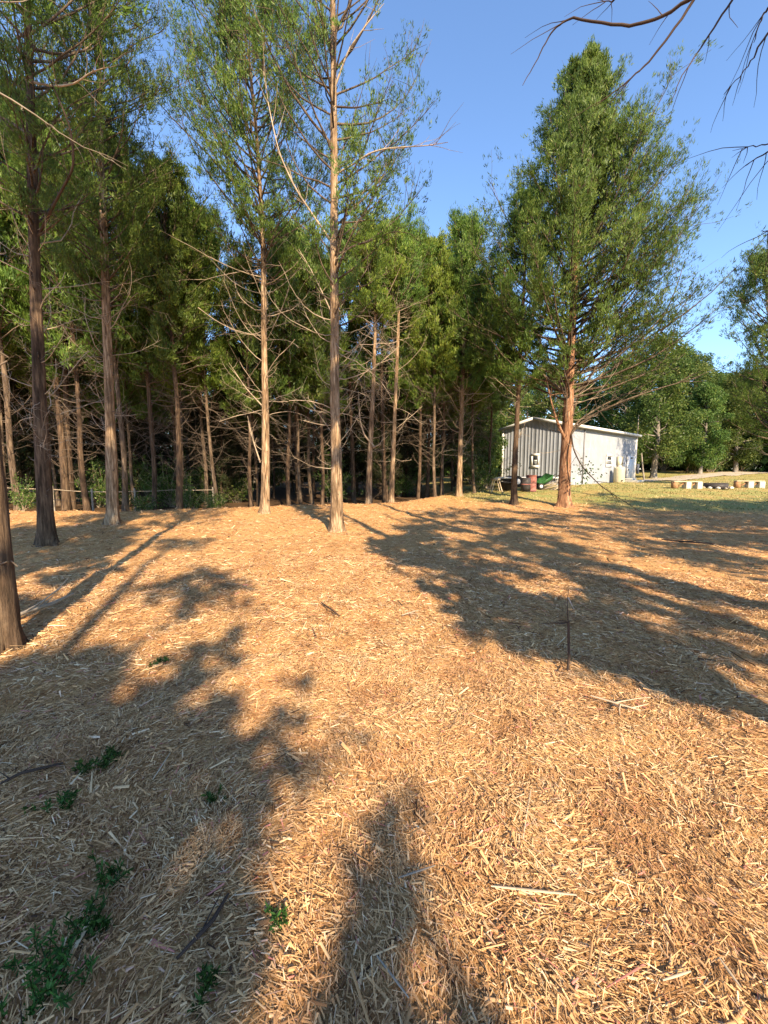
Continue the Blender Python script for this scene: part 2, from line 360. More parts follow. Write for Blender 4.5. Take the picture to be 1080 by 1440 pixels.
def cedar(r, waypoints, r0, crown0, profile, n_live=90, n_dead=40, dead0=1.2, dead_len=1.6, subs=9, per=40, leaf_l=.11, leaf_w=.05,
          mat='cedar_leaf', bk='cedar_bark', fill=.35, alive=.8, side=None, branch_up=.12, a0=(15, 50), twig='twig', seed=1, rings=60, sides=16,
          leafy=1.0, dens=3.5, nar=.47, front=.22, skew=0.0, indiv=False, thick=1.0):
    """builds trunk, limbs, dead twigs and foliage as parts of r; coordinates in r's space; waypoints from base to top"""
    global rng
    rng = np.random.default_rng(1000 + seed)
    V, Fq, P, rad, H = trunk_geo(waypoints, r0, .02, sides, rings, seed=seed)
    ob('trunk', make_mesh('trunk', V, Fq, M[bk], True), r)
    top = H[-1]
    # live limbs
    h = crown0 + (top * .985 - crown0) * (np.arange(n_live) + rng.random(n_live)) / n_live
    t = (h - crown0) / (top - crown0)
    az = np.arange(n_live) * 2.399 + rng.normal(size=n_live) * .5
    if side is not None:
        az = np.where(rng.random(n_live) < side[1], side[0] + rng.normal(size=n_live) * .8, az)
    Rr = np.array([np.interp(x, [p[0] for p in profile], [p[1] for p in profile]) for x in t]) * rng.uniform(.72, 1.12, n_live)
    Rr = Rr * (1 - front * np.clip(-np.sin(az), 0, 1)) * (1 + skew * np.cos(az))
    el = np.radians(a0[0] + (a0[1] - a0[0]) * t + rng.normal(size=n_live) * 7)
    P0 = np.stack([np.interp(h, H, P[:, k]) for k in range(3)], -1)
    D0 = np.stack([np.cos(az) * np.cos(el), np.sin(az) * np.cos(el), np.sin(el)], -1)
    L = Rr / np.maximum(np.cos(el + .25), .35)
    B = grow(P0, D0, L, 8, branch_up, .10)
    g = Geo(); br0 = thick * (np.interp(h, H, rad) * .20 + .004 + .0035 * L); g.tubes(B, br0[:, None] * np.linspace(1, .15, 8), 4)
    # secondaries
    m = n_live * subs; idx = np.repeat(np.arange(n_live), subs); ts = fill + (1 - fill) * rng.random(m)
    p, d = along(B, idx, ts); 
    sd = unit(d * .8 + rng.normal(size=(m, 3)) * .75 + np.array([0, 0, .35])); sl_ = L[idx] * rng.uniform(.16, .38, m) * (1.15 - .5 * ts)
    S2 = grow(p, sd, sl_, 4, .14, .15); g.tubes(S2, (.0035 + .002 * sl_)[:, None] * np.linspace(1.5, .5, 4), 3)
    ob('limbs', g.mesh('limbs', M['dark_twig'] if twig == 'dark_twig' else M['limb_bark']), r, kind='stuff')
    live = rng.random(m) < alive; per = int(per * dens)
    ii = np.nonzero(live)[0]
    nt_ = 11; q = np.repeat(ii, per); tu = rng.integers(0, nt_, len(q)); tpos = rng.random((m, nt_)) ** .75; toff = rng.normal(size=(m, nt_, 3))
    p, d = along(S2, q, tpos[q, tu])
    # tertiary offset: sprays hang round the twig
    rr_ = (.05 + .10 * sl_[q])[:, None] * leafy
    p = p + toff[q, tu] * rr_ + rng.normal(size=p.shape) * .03 * leaf_l / .1
    dd = d * .6 + rng.normal(size=p.shape) * .36 + np.array([0, 0, .5])
    cx_ = np.stack([np.interp(p[:, 2], H, P[:, 0]), np.interp(p[:, 2], H, P[:, 1]), p[:, 2] - .25], -1); outw = unit(p - cx_)
    sz = rng.uniform(.6, 1.35, len(q)) 
    clump = (rng.normal(size=(m, 1)) * .8 + rng.normal(size=(m, nt_)) * .6)[q, tu]
    rnd = np.clip(.48 + .13 * clump + .16 * rng.normal(size=len(q)), 0, 1)
    ob('foliage', sprays_mesh('foliage', p, dd, leaf_l * .92 * sz, leaf_w * nar * sz, M[mat], rnd, outw), r, kind='stuff')
    # dead lower branches
    if n_dead:
        h = dead0 + (crown0 * 1.12 - dead0) * rng.random(n_dead) ** .75; az = rng.random(n_dead) * 2 * math.pi
        P0 = np.stack([np.interp(h, H, P[:, k]) for k in range(3)], -1)
        el = np.radians(rng.normal(8, 18, n_dead)); D0 = np.stack([np.cos(az) * np.cos(el), np.sin(az) * np.cos(el), np.sin(el)], -1)
        L = dead_len * rng.uniform(.25, 1.15, n_dead) * np.interp(h, [dead0, crown0], [.6, 1.1])
        B = grow(P0, D0, L, 8, rng.normal(.10, .10, n_dead), .13)
        brk = np.where(rng.random(n_dead) < .3, .75, .16)                     # some snapped off blunt
        rb = (.0045 + .0042 * L)[:, None] * (1 - (1 - brk[:, None]) * np.linspace(0, 1, 8)[None])
        sb = 7; idx = np.repeat(np.arange(n_dead), sb); p, d = along(B, idx, .25 + .75 * rng.random(len(idx)))
        sd = unit(d + rng.normal(size=p.shape) * .7 + np.array([0, 0, -.05])); sl2 = L[idx] * rng.uniform(.1, .45, len(idx))
        S2 = grow(p, sd, sl2, 5, -.03, .2); rs = (.0032 + 0 * sl2)[:, None] * np.linspace(1, .35, 5)
        if indiv:
            for i_ in range(n_dead):
                g = Geo(); g.tubes(B[i_:i_ + 1], rb[i_:i_ + 1], 4); g.tubes(S2[i_ * sb:(i_ + 1) * sb], rs[i_ * sb:(i_ + 1) * sb], 3)
                ob('dead_branch', g.mesh('dead_branch', M[twig if rng.random() < .7 else 'grey_twig']), r)
        else:
            g = Geo(); g.tubes(B, rb, 4); g.tubes(S2, rs, 3); ob('dead_branches', g.mesh('dead_branches', M[twig]), r, kind='stuff')
        ns = 46; h = .5 + (crown0 * 1.1 - .5) * rng.random(ns); az = rng.random(ns) * 6.28
        P0 = np.stack([np.interp(h, H, P[:, k]) for k in range(3)], -1); D0 = np.stack([np.cos(az), np.sin(az), rng.normal(.2, .4, ns)], -1)
        S = grow(P0, D0, np.interp(h, H, rad) + rng.uniform(.01, .13, ns), 3, 0, .1); g = Geo(); g.tubes(S, rng.uniform(.005, .013, ns)[:, None] * np.linspace(1, .7, 3), 4)
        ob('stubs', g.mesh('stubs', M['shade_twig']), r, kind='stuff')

def px_tree(name_label, base, pts, r0, crown_py, profile, seed, top=None, Y=None, **kw):
    """tree whose trunk follows the photo's pixels at the depth where its base stands"""
    B = gp(*base) if Y is None else None
    if Y is not None:
        B = at(base[0], base[1], Y); B[2] = gz(B[0], B[1])
    Yd = B[1]; P = [np.array([B[0], B[1], gz(B[0], B[1]) - .08])]
    for (px, py) in pts: P.append(at(px, py, Yd))
    P = np.array(P); base3 = np.array([P[0, 0], P[0, 1], P[0, 2] + .08])
    r = root('cedar_tree', base3, name_label, 'tree')
    crown0 = at(base[0], crown_py, Yd)[2] - base3[2]
    cedar(r, P - base3, r0, crown0, profile, seed=seed, indiv=True, **kw)
    return r
print('--- hero trees')
# the wide cedar by the shed
T10 = px_tree('broad dense cedar with reddish trunk standing in front of the metal shed', (793, 712),
        [(794, 660), (800, 560), (803, 480), (808, 400), (812, 300), (818, 200), (821, 130), (823, 85)], .205, 565,
        [(0, 3.9), (.06, 5.0), (.18, 5.0), (.36, 4.1), (.52, 3.0), (.68, 1.9), (.82, 1.0), (.93, .5), (1, .15)], 10, n_live=215, subs=14, per=27, n_dead=26, dead0=2.0, dead_len=2.6,
        leaf_l=.14, leaf_w=.062, fill=.28, alive=.88, a0=(8, 46), bk='red_cedar_bark', side=(.1, .28), front=.38, skew=.07, sides=20, rings=90)
# centre tree
T5 = px_tree('tall thin crowned cedar standing alone in front in the middle of the clearing', (473, 748),
        [(473, 700), (473, 640), (471, 560), (471, 470), (470, 380), (470, 250), (469, 120), (468, 0), (467, -120), (466, -300)], .130, 455,
        [(0, 1.4), (.15, 2.0), (.4, 2.7), (.7, 2.2), (.9, 1.0), (1, .3)], 5, n_live=90, subs=11, per=26, n_dead=46, dead0=1.6, dead_len=2.0,
        leaf_l=.10, leaf_w=.046, fill=.45, alive=.50, side=(0.0, .25), a0=(18, 50), sides=20, rings=110, leafy=1.3, thick=.85)
T4 = px_tree('cedar with bark peeled pale low down, left neighbour of the middle tree', (373, 722),
        [(374, 640), (373, 560), (371, 470), (371, 380), (368, 300), (360, 180), (350, 80), (340, 20)], .125, 400,
        [(0, 1.8), (.25, 2.9), (.5, 2.7), (.75, 1.9), (.92, .9), (1, .2)], 4, n_live=115, subs=11, per=27, n_dead=60, dead0=2.0, dead_len=2.4,
        leaf_l=.115, leaf_w=.05, fill=.45, alive=.74, sides=20, rings=90)
T3 = px_tree('mottled cedar second from the left with leafy spire above the sky gap', (158, 738),
        [(157, 660), (154, 560), (150, 460), (147, 360), (143, 250), (140, 130), (138, 20), (140, -90)], .128, 430,
        [(0, 1.3), (.25, 2.0), (.5, 1.7), (.75, 1.35), (.92, .8), (1, .2)], 3, n_live=115, subs=10, per=27, n_dead=44, dead0=1.5, dead_len=1.7,
        leaf_l=.10, leaf_w=.042, fill=.3, alive=.85, sides=20, rings=90)
T2 = px_tree('dark trunked cedar in the shade, leftmost but one', (65, 765),
        [(62, 690), (58, 600), (54, 500), (50, 400), (46, 260), (42, 120), (38, 0), (35, -150), (30, -320)], .118, 330,
        [(0, 1.3), (.3, 2.0), (.7, 1.7), (1, .3)], 2, n_live=90, subs=9, per=26, n_dead=50, dead0=1.4, dead_len=1.7,
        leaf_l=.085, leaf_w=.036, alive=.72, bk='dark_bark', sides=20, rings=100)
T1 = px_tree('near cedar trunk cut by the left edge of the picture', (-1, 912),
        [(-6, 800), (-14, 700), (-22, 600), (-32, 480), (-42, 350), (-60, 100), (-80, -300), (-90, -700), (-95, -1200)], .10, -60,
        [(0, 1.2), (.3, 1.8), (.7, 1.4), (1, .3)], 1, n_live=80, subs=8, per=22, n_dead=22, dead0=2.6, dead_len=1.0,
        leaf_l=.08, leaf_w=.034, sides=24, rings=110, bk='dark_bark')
T6 = px_tree('pale smooth trunk with swept up dead limbs, right of the middle tree', (518, 705),
        [(520, 640), (525, 540), (528, 460), (528, 400), (530, 350)], .125, 455, [(0, 1.2), (.3, 1.7), (.7, 1.2), (1, .2)], 6, Y=17.3,
        n_live=80, subs=9, per=24, n_dead=70, dead0=2.2, dead_len=2.3, leaf_l=.13, leaf_w=.055, mat='cedar_leaf_yellow')
T7 = px_tree('slim pale trunk bristling with dead stubs, just right of the smooth one', (550, 703),
        [(553, 640), (556, 560), (560, 470), (562, 400), (565, 345)], .108, 440, [(0, 1.2), (.3, 1.6), (.7, 1.2), (1, .2)], 7, Y=17.8,
        n_live=70, subs=9, per=24, n_dead=80, dead0=1.6, dead_len=2.4, leaf_l=.13, leaf_w=.055)
T8 = px_tree('dark green spired cedar at the right end of the woods', (645, 700),
        [(647, 640), (650, 560), (653, 470), (655, 400), (656, 315)], .125, 560, [(0, 1.4), (.3, 1.9), (.6, 1.5), (.85, .7), (1, .1)], 8, Y=19.5,
        n_live=110, subs=10, per=22, n_dead=50, dead0=1.5, dead_len=2.0, leaf_l=.15, leaf_w=.065)
T9 = px_tree('thin leaning cedar trunk left of the reddish trunk, in front of the shed gable', (722, 710),
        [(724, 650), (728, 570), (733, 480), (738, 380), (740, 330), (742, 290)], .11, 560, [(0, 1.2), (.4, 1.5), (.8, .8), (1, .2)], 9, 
        n_live=80, subs=10, per=24, n_dead=24, dead0=2.6, dead_len=1.2, leaf_l=.13, leaf_w=.06, bk='dark_bark', alive=.85)

# ---- woods: prototypes copied
print('--- woods')
def copy_tree(src, loc, rz, s, label, group=None):
    r = src.copy(); col.objects.link(r); r.location = tuple(float(c) for c in loc); r.rotation_euler = (random.uniform(-.02, .02), random.uniform(-.02, .02), rz); r.scale = (s, s, s)
    r['label'] = label
    if group: r['group'] = group
    elif 'group' in r: del r['group']
    for ch in list(src.children):
        c = ch.copy(); col.objects.link(c); c.parent = r
    return r
def proto_cedar(seed, Ht, r0, crown0, Rc, mat, bk, n_live=80, per=20, n_dead=60, dl=1.8):
    r = root('cedar_tree', (0, 0, 0), '', 'tree')
    rr = np.random.default_rng(seed); zz = np.linspace(-.1, Ht, 7); W = np.stack([np.cumsum(rr.normal(size=7)) * .06, np.cumsum(rr.normal(size=7)) * .06, zz], -1); W[0, :2] = 0
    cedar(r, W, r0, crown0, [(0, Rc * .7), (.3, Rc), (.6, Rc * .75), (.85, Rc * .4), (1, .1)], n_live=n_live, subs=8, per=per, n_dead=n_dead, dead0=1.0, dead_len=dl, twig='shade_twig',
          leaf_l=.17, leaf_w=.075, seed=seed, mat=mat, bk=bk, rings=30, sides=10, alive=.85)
    return r
protos = [proto_cedar(21, 12.5, .09, 5.4, 1.9, 'cedar_leaf', 'shaded_wood_bark', n_dead=46), proto_cedar(22, 11.5, .072, 4.8, 1.7, 'cedar_leaf_yellow', 'shaded_wood_bark', n_dead=44),
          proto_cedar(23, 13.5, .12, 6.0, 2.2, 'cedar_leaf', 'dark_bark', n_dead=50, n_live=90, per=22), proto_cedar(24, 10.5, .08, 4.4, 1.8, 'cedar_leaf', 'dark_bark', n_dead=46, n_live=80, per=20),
          proto_cedar(25, 9.0, .09, 1.0, 1.9, 'cedar_leaf_shaded', 'dark_bark', n_dead=16, n_live=90, per=20)]
used = [False] * 5
def put_cedar(k, x, y, s, label, group=None, rz=None):
    loc = (x, y, gz(x, y) - .02); rz = random.uniform(0, 6.28) if rz is None else rz
    if not used[k]:
        used[k] = True; r = protos[k]; r.location = loc; r.rotation_euler = (0, 0, rz); r.scale = (s, s, s); r['label'] = label
        if group: r['group'] = group
        return r
    return copy_tree(protos[k], loc, rz, s, label, group)
# front row of the wood, placed from the photo: (px, distance, proto, scale, label)
front = [
 (172, 14.5, 0, 1.0, 'sunlit slim trunk directly behind the mottled second trunk'),
 (213, 15.5, 3, 1.1, 'grey slim cedar trunk between the mottled trunk and the brush on the left'),
 (250, 16.5, 1, .95, 'low dark cedar trunk left of the thicket of dead twigs'),
 (305, 16.5, 1, 1.0, 'yellow green cedar over the thicket of dead twigs, left of the peeled trunk'),
 (288, 18.5, 0, .9, 'thin cedar stem just behind the yellow green cedar'),
 (352, 16.5, 3, .9, 'snapped looking cedar stem close left of the peeled trunk'),
 (405, 17.5, 3, 1.0, 'short lit cedar stem close right of the peeled trunk'),
 (422, 18.5, 1, 1.0, 'second lit stem between the peeled trunk and the middle tree'),
 (438, 20, 0, .95, 'third, thinner stem between the peeled trunk and the middle tree'),
 (452, 17.6, 3, .95, 'stem close behind the middle tree on its left'),
 (497, 20.5, 2, .95, 'dark cedar stem between the middle tree and the smooth pale trunk'),
 (588, 20, 3, 1.0, 'brown stem right of the stubby pale trunk'),
 (612, 19.5, 1, 1.0, 'pale thin stem left of the spired cedar'),
 (622, 21, 0, .9, 'darker stem near the spired cedar on its left'),
 (668, 21, 1, .85, 'short pale stem right of the spired cedar, under leaves'),
 (690, 23, 3, .95, 'slim stem at the corner of the woods beside the shed'),
 (118, 14.2, 3, 1.1, 'reddish leaning stem between the two dark left trunks'),
 (98, 17, 2, 1.0, 'shaded cedar behind the fence rail at left'),
 (20, 13.5, 0, 1.05, 'pale broken stem beside the near left trunk'),
 (-60, 12, 2, 1.0, 'shaded cedar just outside the left edge of the picture'),
]
occ = []
for px, Y, k, s, lab in front:
    p = at(px, 660, Y); put_cedar(k, p[0], p[1], s, lab); occ.append((p[0], p[1]))
for T in (T1, T2, T3, T4, T5, T6, T7, T8, T9, T10): occ.append((T.location.x, T.location.y))
cnt = 0
for tries in range(6000):
    Y = random.uniform(14.5, 46); pxx = random.uniform(-260, 690)
    x = (pxx - 540) / F * Y
    edge = 12.6 + float(sst(-9, -1, x)) * 3.2 + float(sst(-1, 4, x)) * 3.5
    if Y < edge + 1.3: continue
    if x > 5 and Y < 27: continue
    md = 1.6 if Y < 25 else 2.2
    if any((x - a) ** 2 + (Y - b_) ** 2 < md * md for a, b_ in occ): continue
    if pxx < 310 and Y > 30: s = random.uniform(1.0, 1.2)
    elif pxx < 260: s = random.uniform(.9, 1.15)
    else: s = random.uniform(.78, .98)
    if 180 < pxx < 335: s *= .74
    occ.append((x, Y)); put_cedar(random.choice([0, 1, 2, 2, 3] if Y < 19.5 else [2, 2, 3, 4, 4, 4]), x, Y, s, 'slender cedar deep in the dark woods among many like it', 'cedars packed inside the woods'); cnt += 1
    if cnt >= 175: break
print('woods', cnt)

# ---- broadleaf trees behind the shed and along the drive
def broadleaf_parts(r, Ht, r0, blobs, n_leaf, ll, seed, bk='grey_bark', mat='broad_leaf', tr=True):
    global rng
    rng = np.random.default_rng(seed); rr = rng
    W = np.stack([np.cumsum(rr.normal(size=6)) * .10, np.cumsum(rr.normal(size=6)) * .10, np.linspace(-.1, Ht * .8, 6)], -1); W[0, :2] = 0
    V, Fq, P, rad, H = trunk_geo(W, r0, .05, 12, 26, seed=seed)
    ob('trunk', make_mesh('trunk', V, Fq, M[bk], True), r)
    C = np.array([[b_[0], b_[1], b_[2]] for b_ in blobs]); Rb = np.array([b_[3] for b_ in blobs])
    hs = np.clip(C[:, 2] - Rb * 1.2, Ht * .18, Ht * .75); P0 = np.stack([np.interp(hs, H, P[:, k]) for k in range(3)], -1)
    mid = (P0 + C) / 2 + rr.normal(size=C.shape) * .25 - np.array([0, 0, .2]); B = np.stack([P0, P0 * .4 + mid * .6, mid, mid * .4 + C * .6, C], 1)
    g = Geo(); g.tubes(B, (.03 + .02 * Rb)[:, None] * np.linspace(1.3, .3, 5), 5)
    ob('limbs', g.mesh('limbs', M[bk]), r, kind='stuff')
    q = rr.choice(len(C), n_leaf, p=Rb ** 2 / np.sum(Rb ** 2)); d = unit(rr.normal(size=(n_leaf, 3)))
    rad_ = Rb[q] * (1 - .55 * rr.random(n_leaf) ** 1.6) 
    lump = 1 + .45 * vnoise(d[:, 0] * 3 + q, d[:, 1] * 3 + d[:, 2] * 2.2, seed)
    p = C[q] + d * (rad_ * lump)[:, None] * np.array([1, 1, .8])
    dd = d * .5 + rr.normal(size=d.shape) * .8 - np.array([0, 0, .25])
    cl = rr.normal(size=len(C))[q] * .10
    ob('foliage', leaves_mesh('foliage', p, dd, ll * rr.uniform(.6, 1.3, n_leaf), ll * .62 * rr.uniform(.7, 1.2, n_leaf), M[mat], np.clip(.5 + cl + .2 * rr.normal(size=n_leaf), 0, 1)), r, kind='stuff')
def crown_blobs(seed, Ht, Rc, z0, n):
    rr = np.random.default_rng(seed); out = []
    for i in range(n):
        t_ = (i + rr.random()) / n; z = z0 + (Ht - z0) * t_; R_ = Rc * math.sin(math.pi * min(1, .18 + .8 * t_)) ** .6
        a = i * 2.4 + rr.normal() * .4; rad_ = R_ * rr.uniform(.35, .85); out.append((rad_ * math.cos(a), rad_ * math.sin(a), z, Rc * rr.uniform(.15, .33)))
    return out
bprotos = []
for sd_, Ht, r0, Rc, z0, bk in ((31, 13, .26, 3.6, 2.8, 'grey_bark'), (32, 11, .2, 3.2, 2.0, 'grey_bark'), (33, 15, .3, 4.0, 2.4, 'dark_bark')):
    r = root('broadleaf_tree', (0, 0, 0), '', 'tree'); broadleaf_parts(r, Ht, r0, crown_blobs(sd_, Ht, Rc, z0 * .6, 64), 30000, .21, sd_, bk); bprotos.append(r)
bused = [False] * 3
def put_broad(k, px, Y, s, label, group=None):
    x = (px - 540) / F * Y; loc = (x, Y, gz(x, Y) - .05); rz = random.uniform(0, 6.28)
    if not bused[k]:
        bused[k] = True; r = bprotos[k]; r.location = loc; r.rotation_euler = (0, 0, rz); r.scale = (s, s, s); r['label'] = label
        if group: r['group'] = group
        return r
    return copy_tree(bprotos[k], loc, rz, s, label, group)
put_broad(0, 917, 37, .95, 'leafy tree with stout grey trunk just right of the shed end')
put_broad(1, 1051, 46, 1.0, 'leafy tree with pale trunk beside the drive at right')
put_broad(0, 870, 44, .95, 'leafy tree rising behind the far end of the shed')
put_broad(2, 965, 45, .85, 'dark crowned leafy tree between the stout trunk and the drive')
put_broad(1, 982, 41, .78, 'smaller leafy tree filling the gap left of the fire pit')
put_broad(0, 1032, 43, .8, 'leafy tree between the fire pit and the pale trunk')
put_broad(2, 945, 49, .95, 'leafy tree behind the stout grey trunk')
put_broad(1, 1000, 52, 1.05, 'leafy tree behind the fire pit, set back')
put_broad(0, 1095, 44, .9, 'yellowish leafy tree at the right edge of the picture')
put_broad(2, 1150, 40, .9, 'leafy tree outside the right edge of the picture')
put_broad(1, 820, 48, .95, 'leafy tree behind the middle of the shed roof')
put_broad(0, 770, 42, .85, 'leafy tree behind the shed gable')
put_broad(1, 700, 32, .85, 'light green leafy tree at the left corner of the shed')
put_broad(1, 672, 27, .6, 'small leafy tree where the woods meet the shed')
for i, (px, Y, s) in enumerate([(740, 56, 1), (850, 58, 1.05), (930, 58, 1), (1010, 64, 1.1), (1090, 60, 1.1), (1180, 56, 1.1), (640, 50, .9), (560, 50, .9), (460, 52, .95), (360, 52, 1.0), (250, 52, 1.05), (140, 50, 1.1), (40, 48, 1.1), (-60, 46, 1.1), (-160, 44, 1.1), (1280, 52, 1.1)]):
    put_broad([0, 2, 1][i % 3], px, Y, s, 'distant leafy tree closing the view behind the woods and shed', 'leafy trees in the far background')
# cedars at the right edge
cr = px_tree('dark blue green cedar leaning in from the right edge above the drive', (1092, 672), [(1088, 560), (1084, 480), (1078, 400), (1076, 375)], .2, 620,
        [(0, 2.4), (.3, 3.0), (.6, 2.6), (.85, 1.5), (1, .3)], 41, Y=24, n_live=100, subs=9, per=24, n_dead=10, dead0=1.5, leaf_l=.16, leaf_w=.07)

# far wood: one leafy mass nobody could count
def far_wood():
    n = 56000; th = np.radians(rng.uniform(-75, 75, n)); rr = rng.uniform(62, 72, n); x = rr * np.sin(th); y = rr * np.cos(th)
    top = 10 + 6 * vnoise(np.degrees(th) * .25, rr * .05, 51) + 4 * vnoise(np.degrees(th) * .9, rr * .1, 52); z = ground_h(x, y) + top * rng.random(n) ** .8
    P = np.stack([x, y, z], -1); D = rng.normal(size=(n, 3)); D[:, 2] += .3
    lo = rng.random(n) < .5; P[lo, 2] = ground_h(x[lo], y[lo]) + 4 * rng.random(lo.sum()); P[lo, 0] *= .95; P[lo, 1] *= .95
    o = ob('far_woods', leaves_mesh('far_woods', P, D, np.where(lo, .8, .42) * rng.uniform(.8, 1.2, n), np.where(lo, .7, .32) * rng.uniform(.8, 1.2, n), M['broad_leaf'], np.clip(.25 + .25 * rng.normal(size=n), 0, 1)), kind='stuff')  # leaf tones biased dark: woodland shade put into the colour
    o['label'] = 'far off mass of woodland behind everything'; o['category'] = 'woodland'
far_wood()

# ---- undergrowth
print('--- undergrowth')
def shrub_proto(seed, Hh, Rr, n, ll, mat='broad_leaf'):
    global rng
    rng = np.random.default_rng(seed); r = root('shrub', (0, 0, 0), '', 'shrub'); k = 16
    az = rng.random(k) * 6.28; el = np.radians(rng.uniform(45, 80, k)); P0 = np.zeros((k, 3)); P0[:, :2] = rng.normal(size=(k, 2)) * .08; P0[:, 2] = -.05
    D0 = np.stack([np.cos(az) * np.cos(el), np.sin(az) * np.cos(el), np.sin(el)], -1); L = Hh * rng.uniform(.6, 1.05, k)
    B = grow(P0, D0, L, 7, -.02, .12); g = Geo(); g.tubes(B, .012 * np.ones((k, 1)) * np.linspace(1, .3, 7), 4)
    idx = np.repeat(np.arange(k), 8); p, d = along(B, idx, .3 + .7 * rng.random(len(idx))); S = grow(p, unit(d + rng.normal(size=p.shape) * .9), rng.uniform(.2, .5, len(idx)) * Rr, 4, 0, .15)
    g.tubes(S, .004 * np.ones((len(idx), 1)) * np.linspace(1, .5, 4), 3); ob('stems', g.mesh('stems', M['twig']), r, kind='stuff')
    q = rng.integers(0, len(idx), n); p, d = along(S, q, rng.random(n)); p = p + rng.normal(size=p.shape) * .08
    ob('foliage', leaves_mesh('foliage', p, d + rng.normal(size=p.shape) * .8, ll * rng.uniform(.6, 1.3, n), ll * .6 * rng.uniform(.7, 1.2, n), M[mat], np.clip(.5 + .2 * rng.normal(size=n), 0, 1)), r, kind='stuff')
    return r
sp = [shrub_proto(61, 2.2, 1.1, 1800, .12), shrub_proto(62, 1.4, 1.0, 1500, .10), shrub_proto(63, 3.2, 1.4, 2600, .13)]
sused = [False] * 3
def put_shrub(k, x, y, s, label, group=None):
    loc = (x, y, gz(x, y)); rz = random.uniform(0, 6.28)
    if not sused[k]:
        sused[k] = True; r = sp[k]; r.location = loc; r.rotation_euler = (0, 0, rz); r.scale = (s, s, s); r['label'] = label
        if group: r['group'] = group
        return r
    return copy_tree(sp[k], loc, rz, s, label, group)
for k, px, Y, s, lab in [(0, 265, 16.0, .6, 'leafy bush left of the thicket under the yellow green cedar'), (1, 300, 15.6, .6, 'low leafy bush at the foot of the yellow green cedar'),
        (0, 30, 13.2, .5, 'leafy bush beside the near left trunk in shade'), (1, 195, 15, .6, 'low leafy bush right of the mottled trunk'),
        (2, 668, 23, 1.0, 'tall light green bush at the woods corner beside the shed'), (0, 686, 22.5, .8, 'bush in front of the shed corner'),
        (1, 996, 43, 1.5, 'bright yellow green bush at the edge of the drive'), (0, 975, 42, 1.1, 'rounded green bush under the dark crowned tree'), (1, 1040, 44, 1.3, 'low bush at the foot of the pale trunk'),
        (0, 1005, 45, 1.3, 'dark bush behind the yellow green bush')]:
    x = (px - 540) / F * Y; put_shrub(k, x, Y, s, lab)
c2 = 0
for i in range(900):
    Y = random.uniform(15, 40); pxx = random.uniform(-200, 680); x = (pxx - 540) / F * Y
    edge = 12.6 + float(sst(-9, -1, x)) * 3.2 + float(sst(-1, 4, x)) * 3.5
    if Y < edge + 5.0 or (x > 4.5 and Y < 28): continue
    put_shrub(random.choice([0, 1, 2, 2]), x, Y, random.uniform(.7, 1.15), 'leafy understorey bush growing in shade inside the woods', 'bushes inside the woods'); c2 += 1
    if c2 >= 40: break
for i in range(14):
    px = 880 + i * 22 + random.uniform(-8, 8); Y = random.uniform(44, 54); x = (px - 540) / F * Y
    put_shrub(2, x, Y, random.uniform(1.1, 1.7), 'tall bush in the shade under the leafy trees beyond the shed', 'bushes beyond the shed')

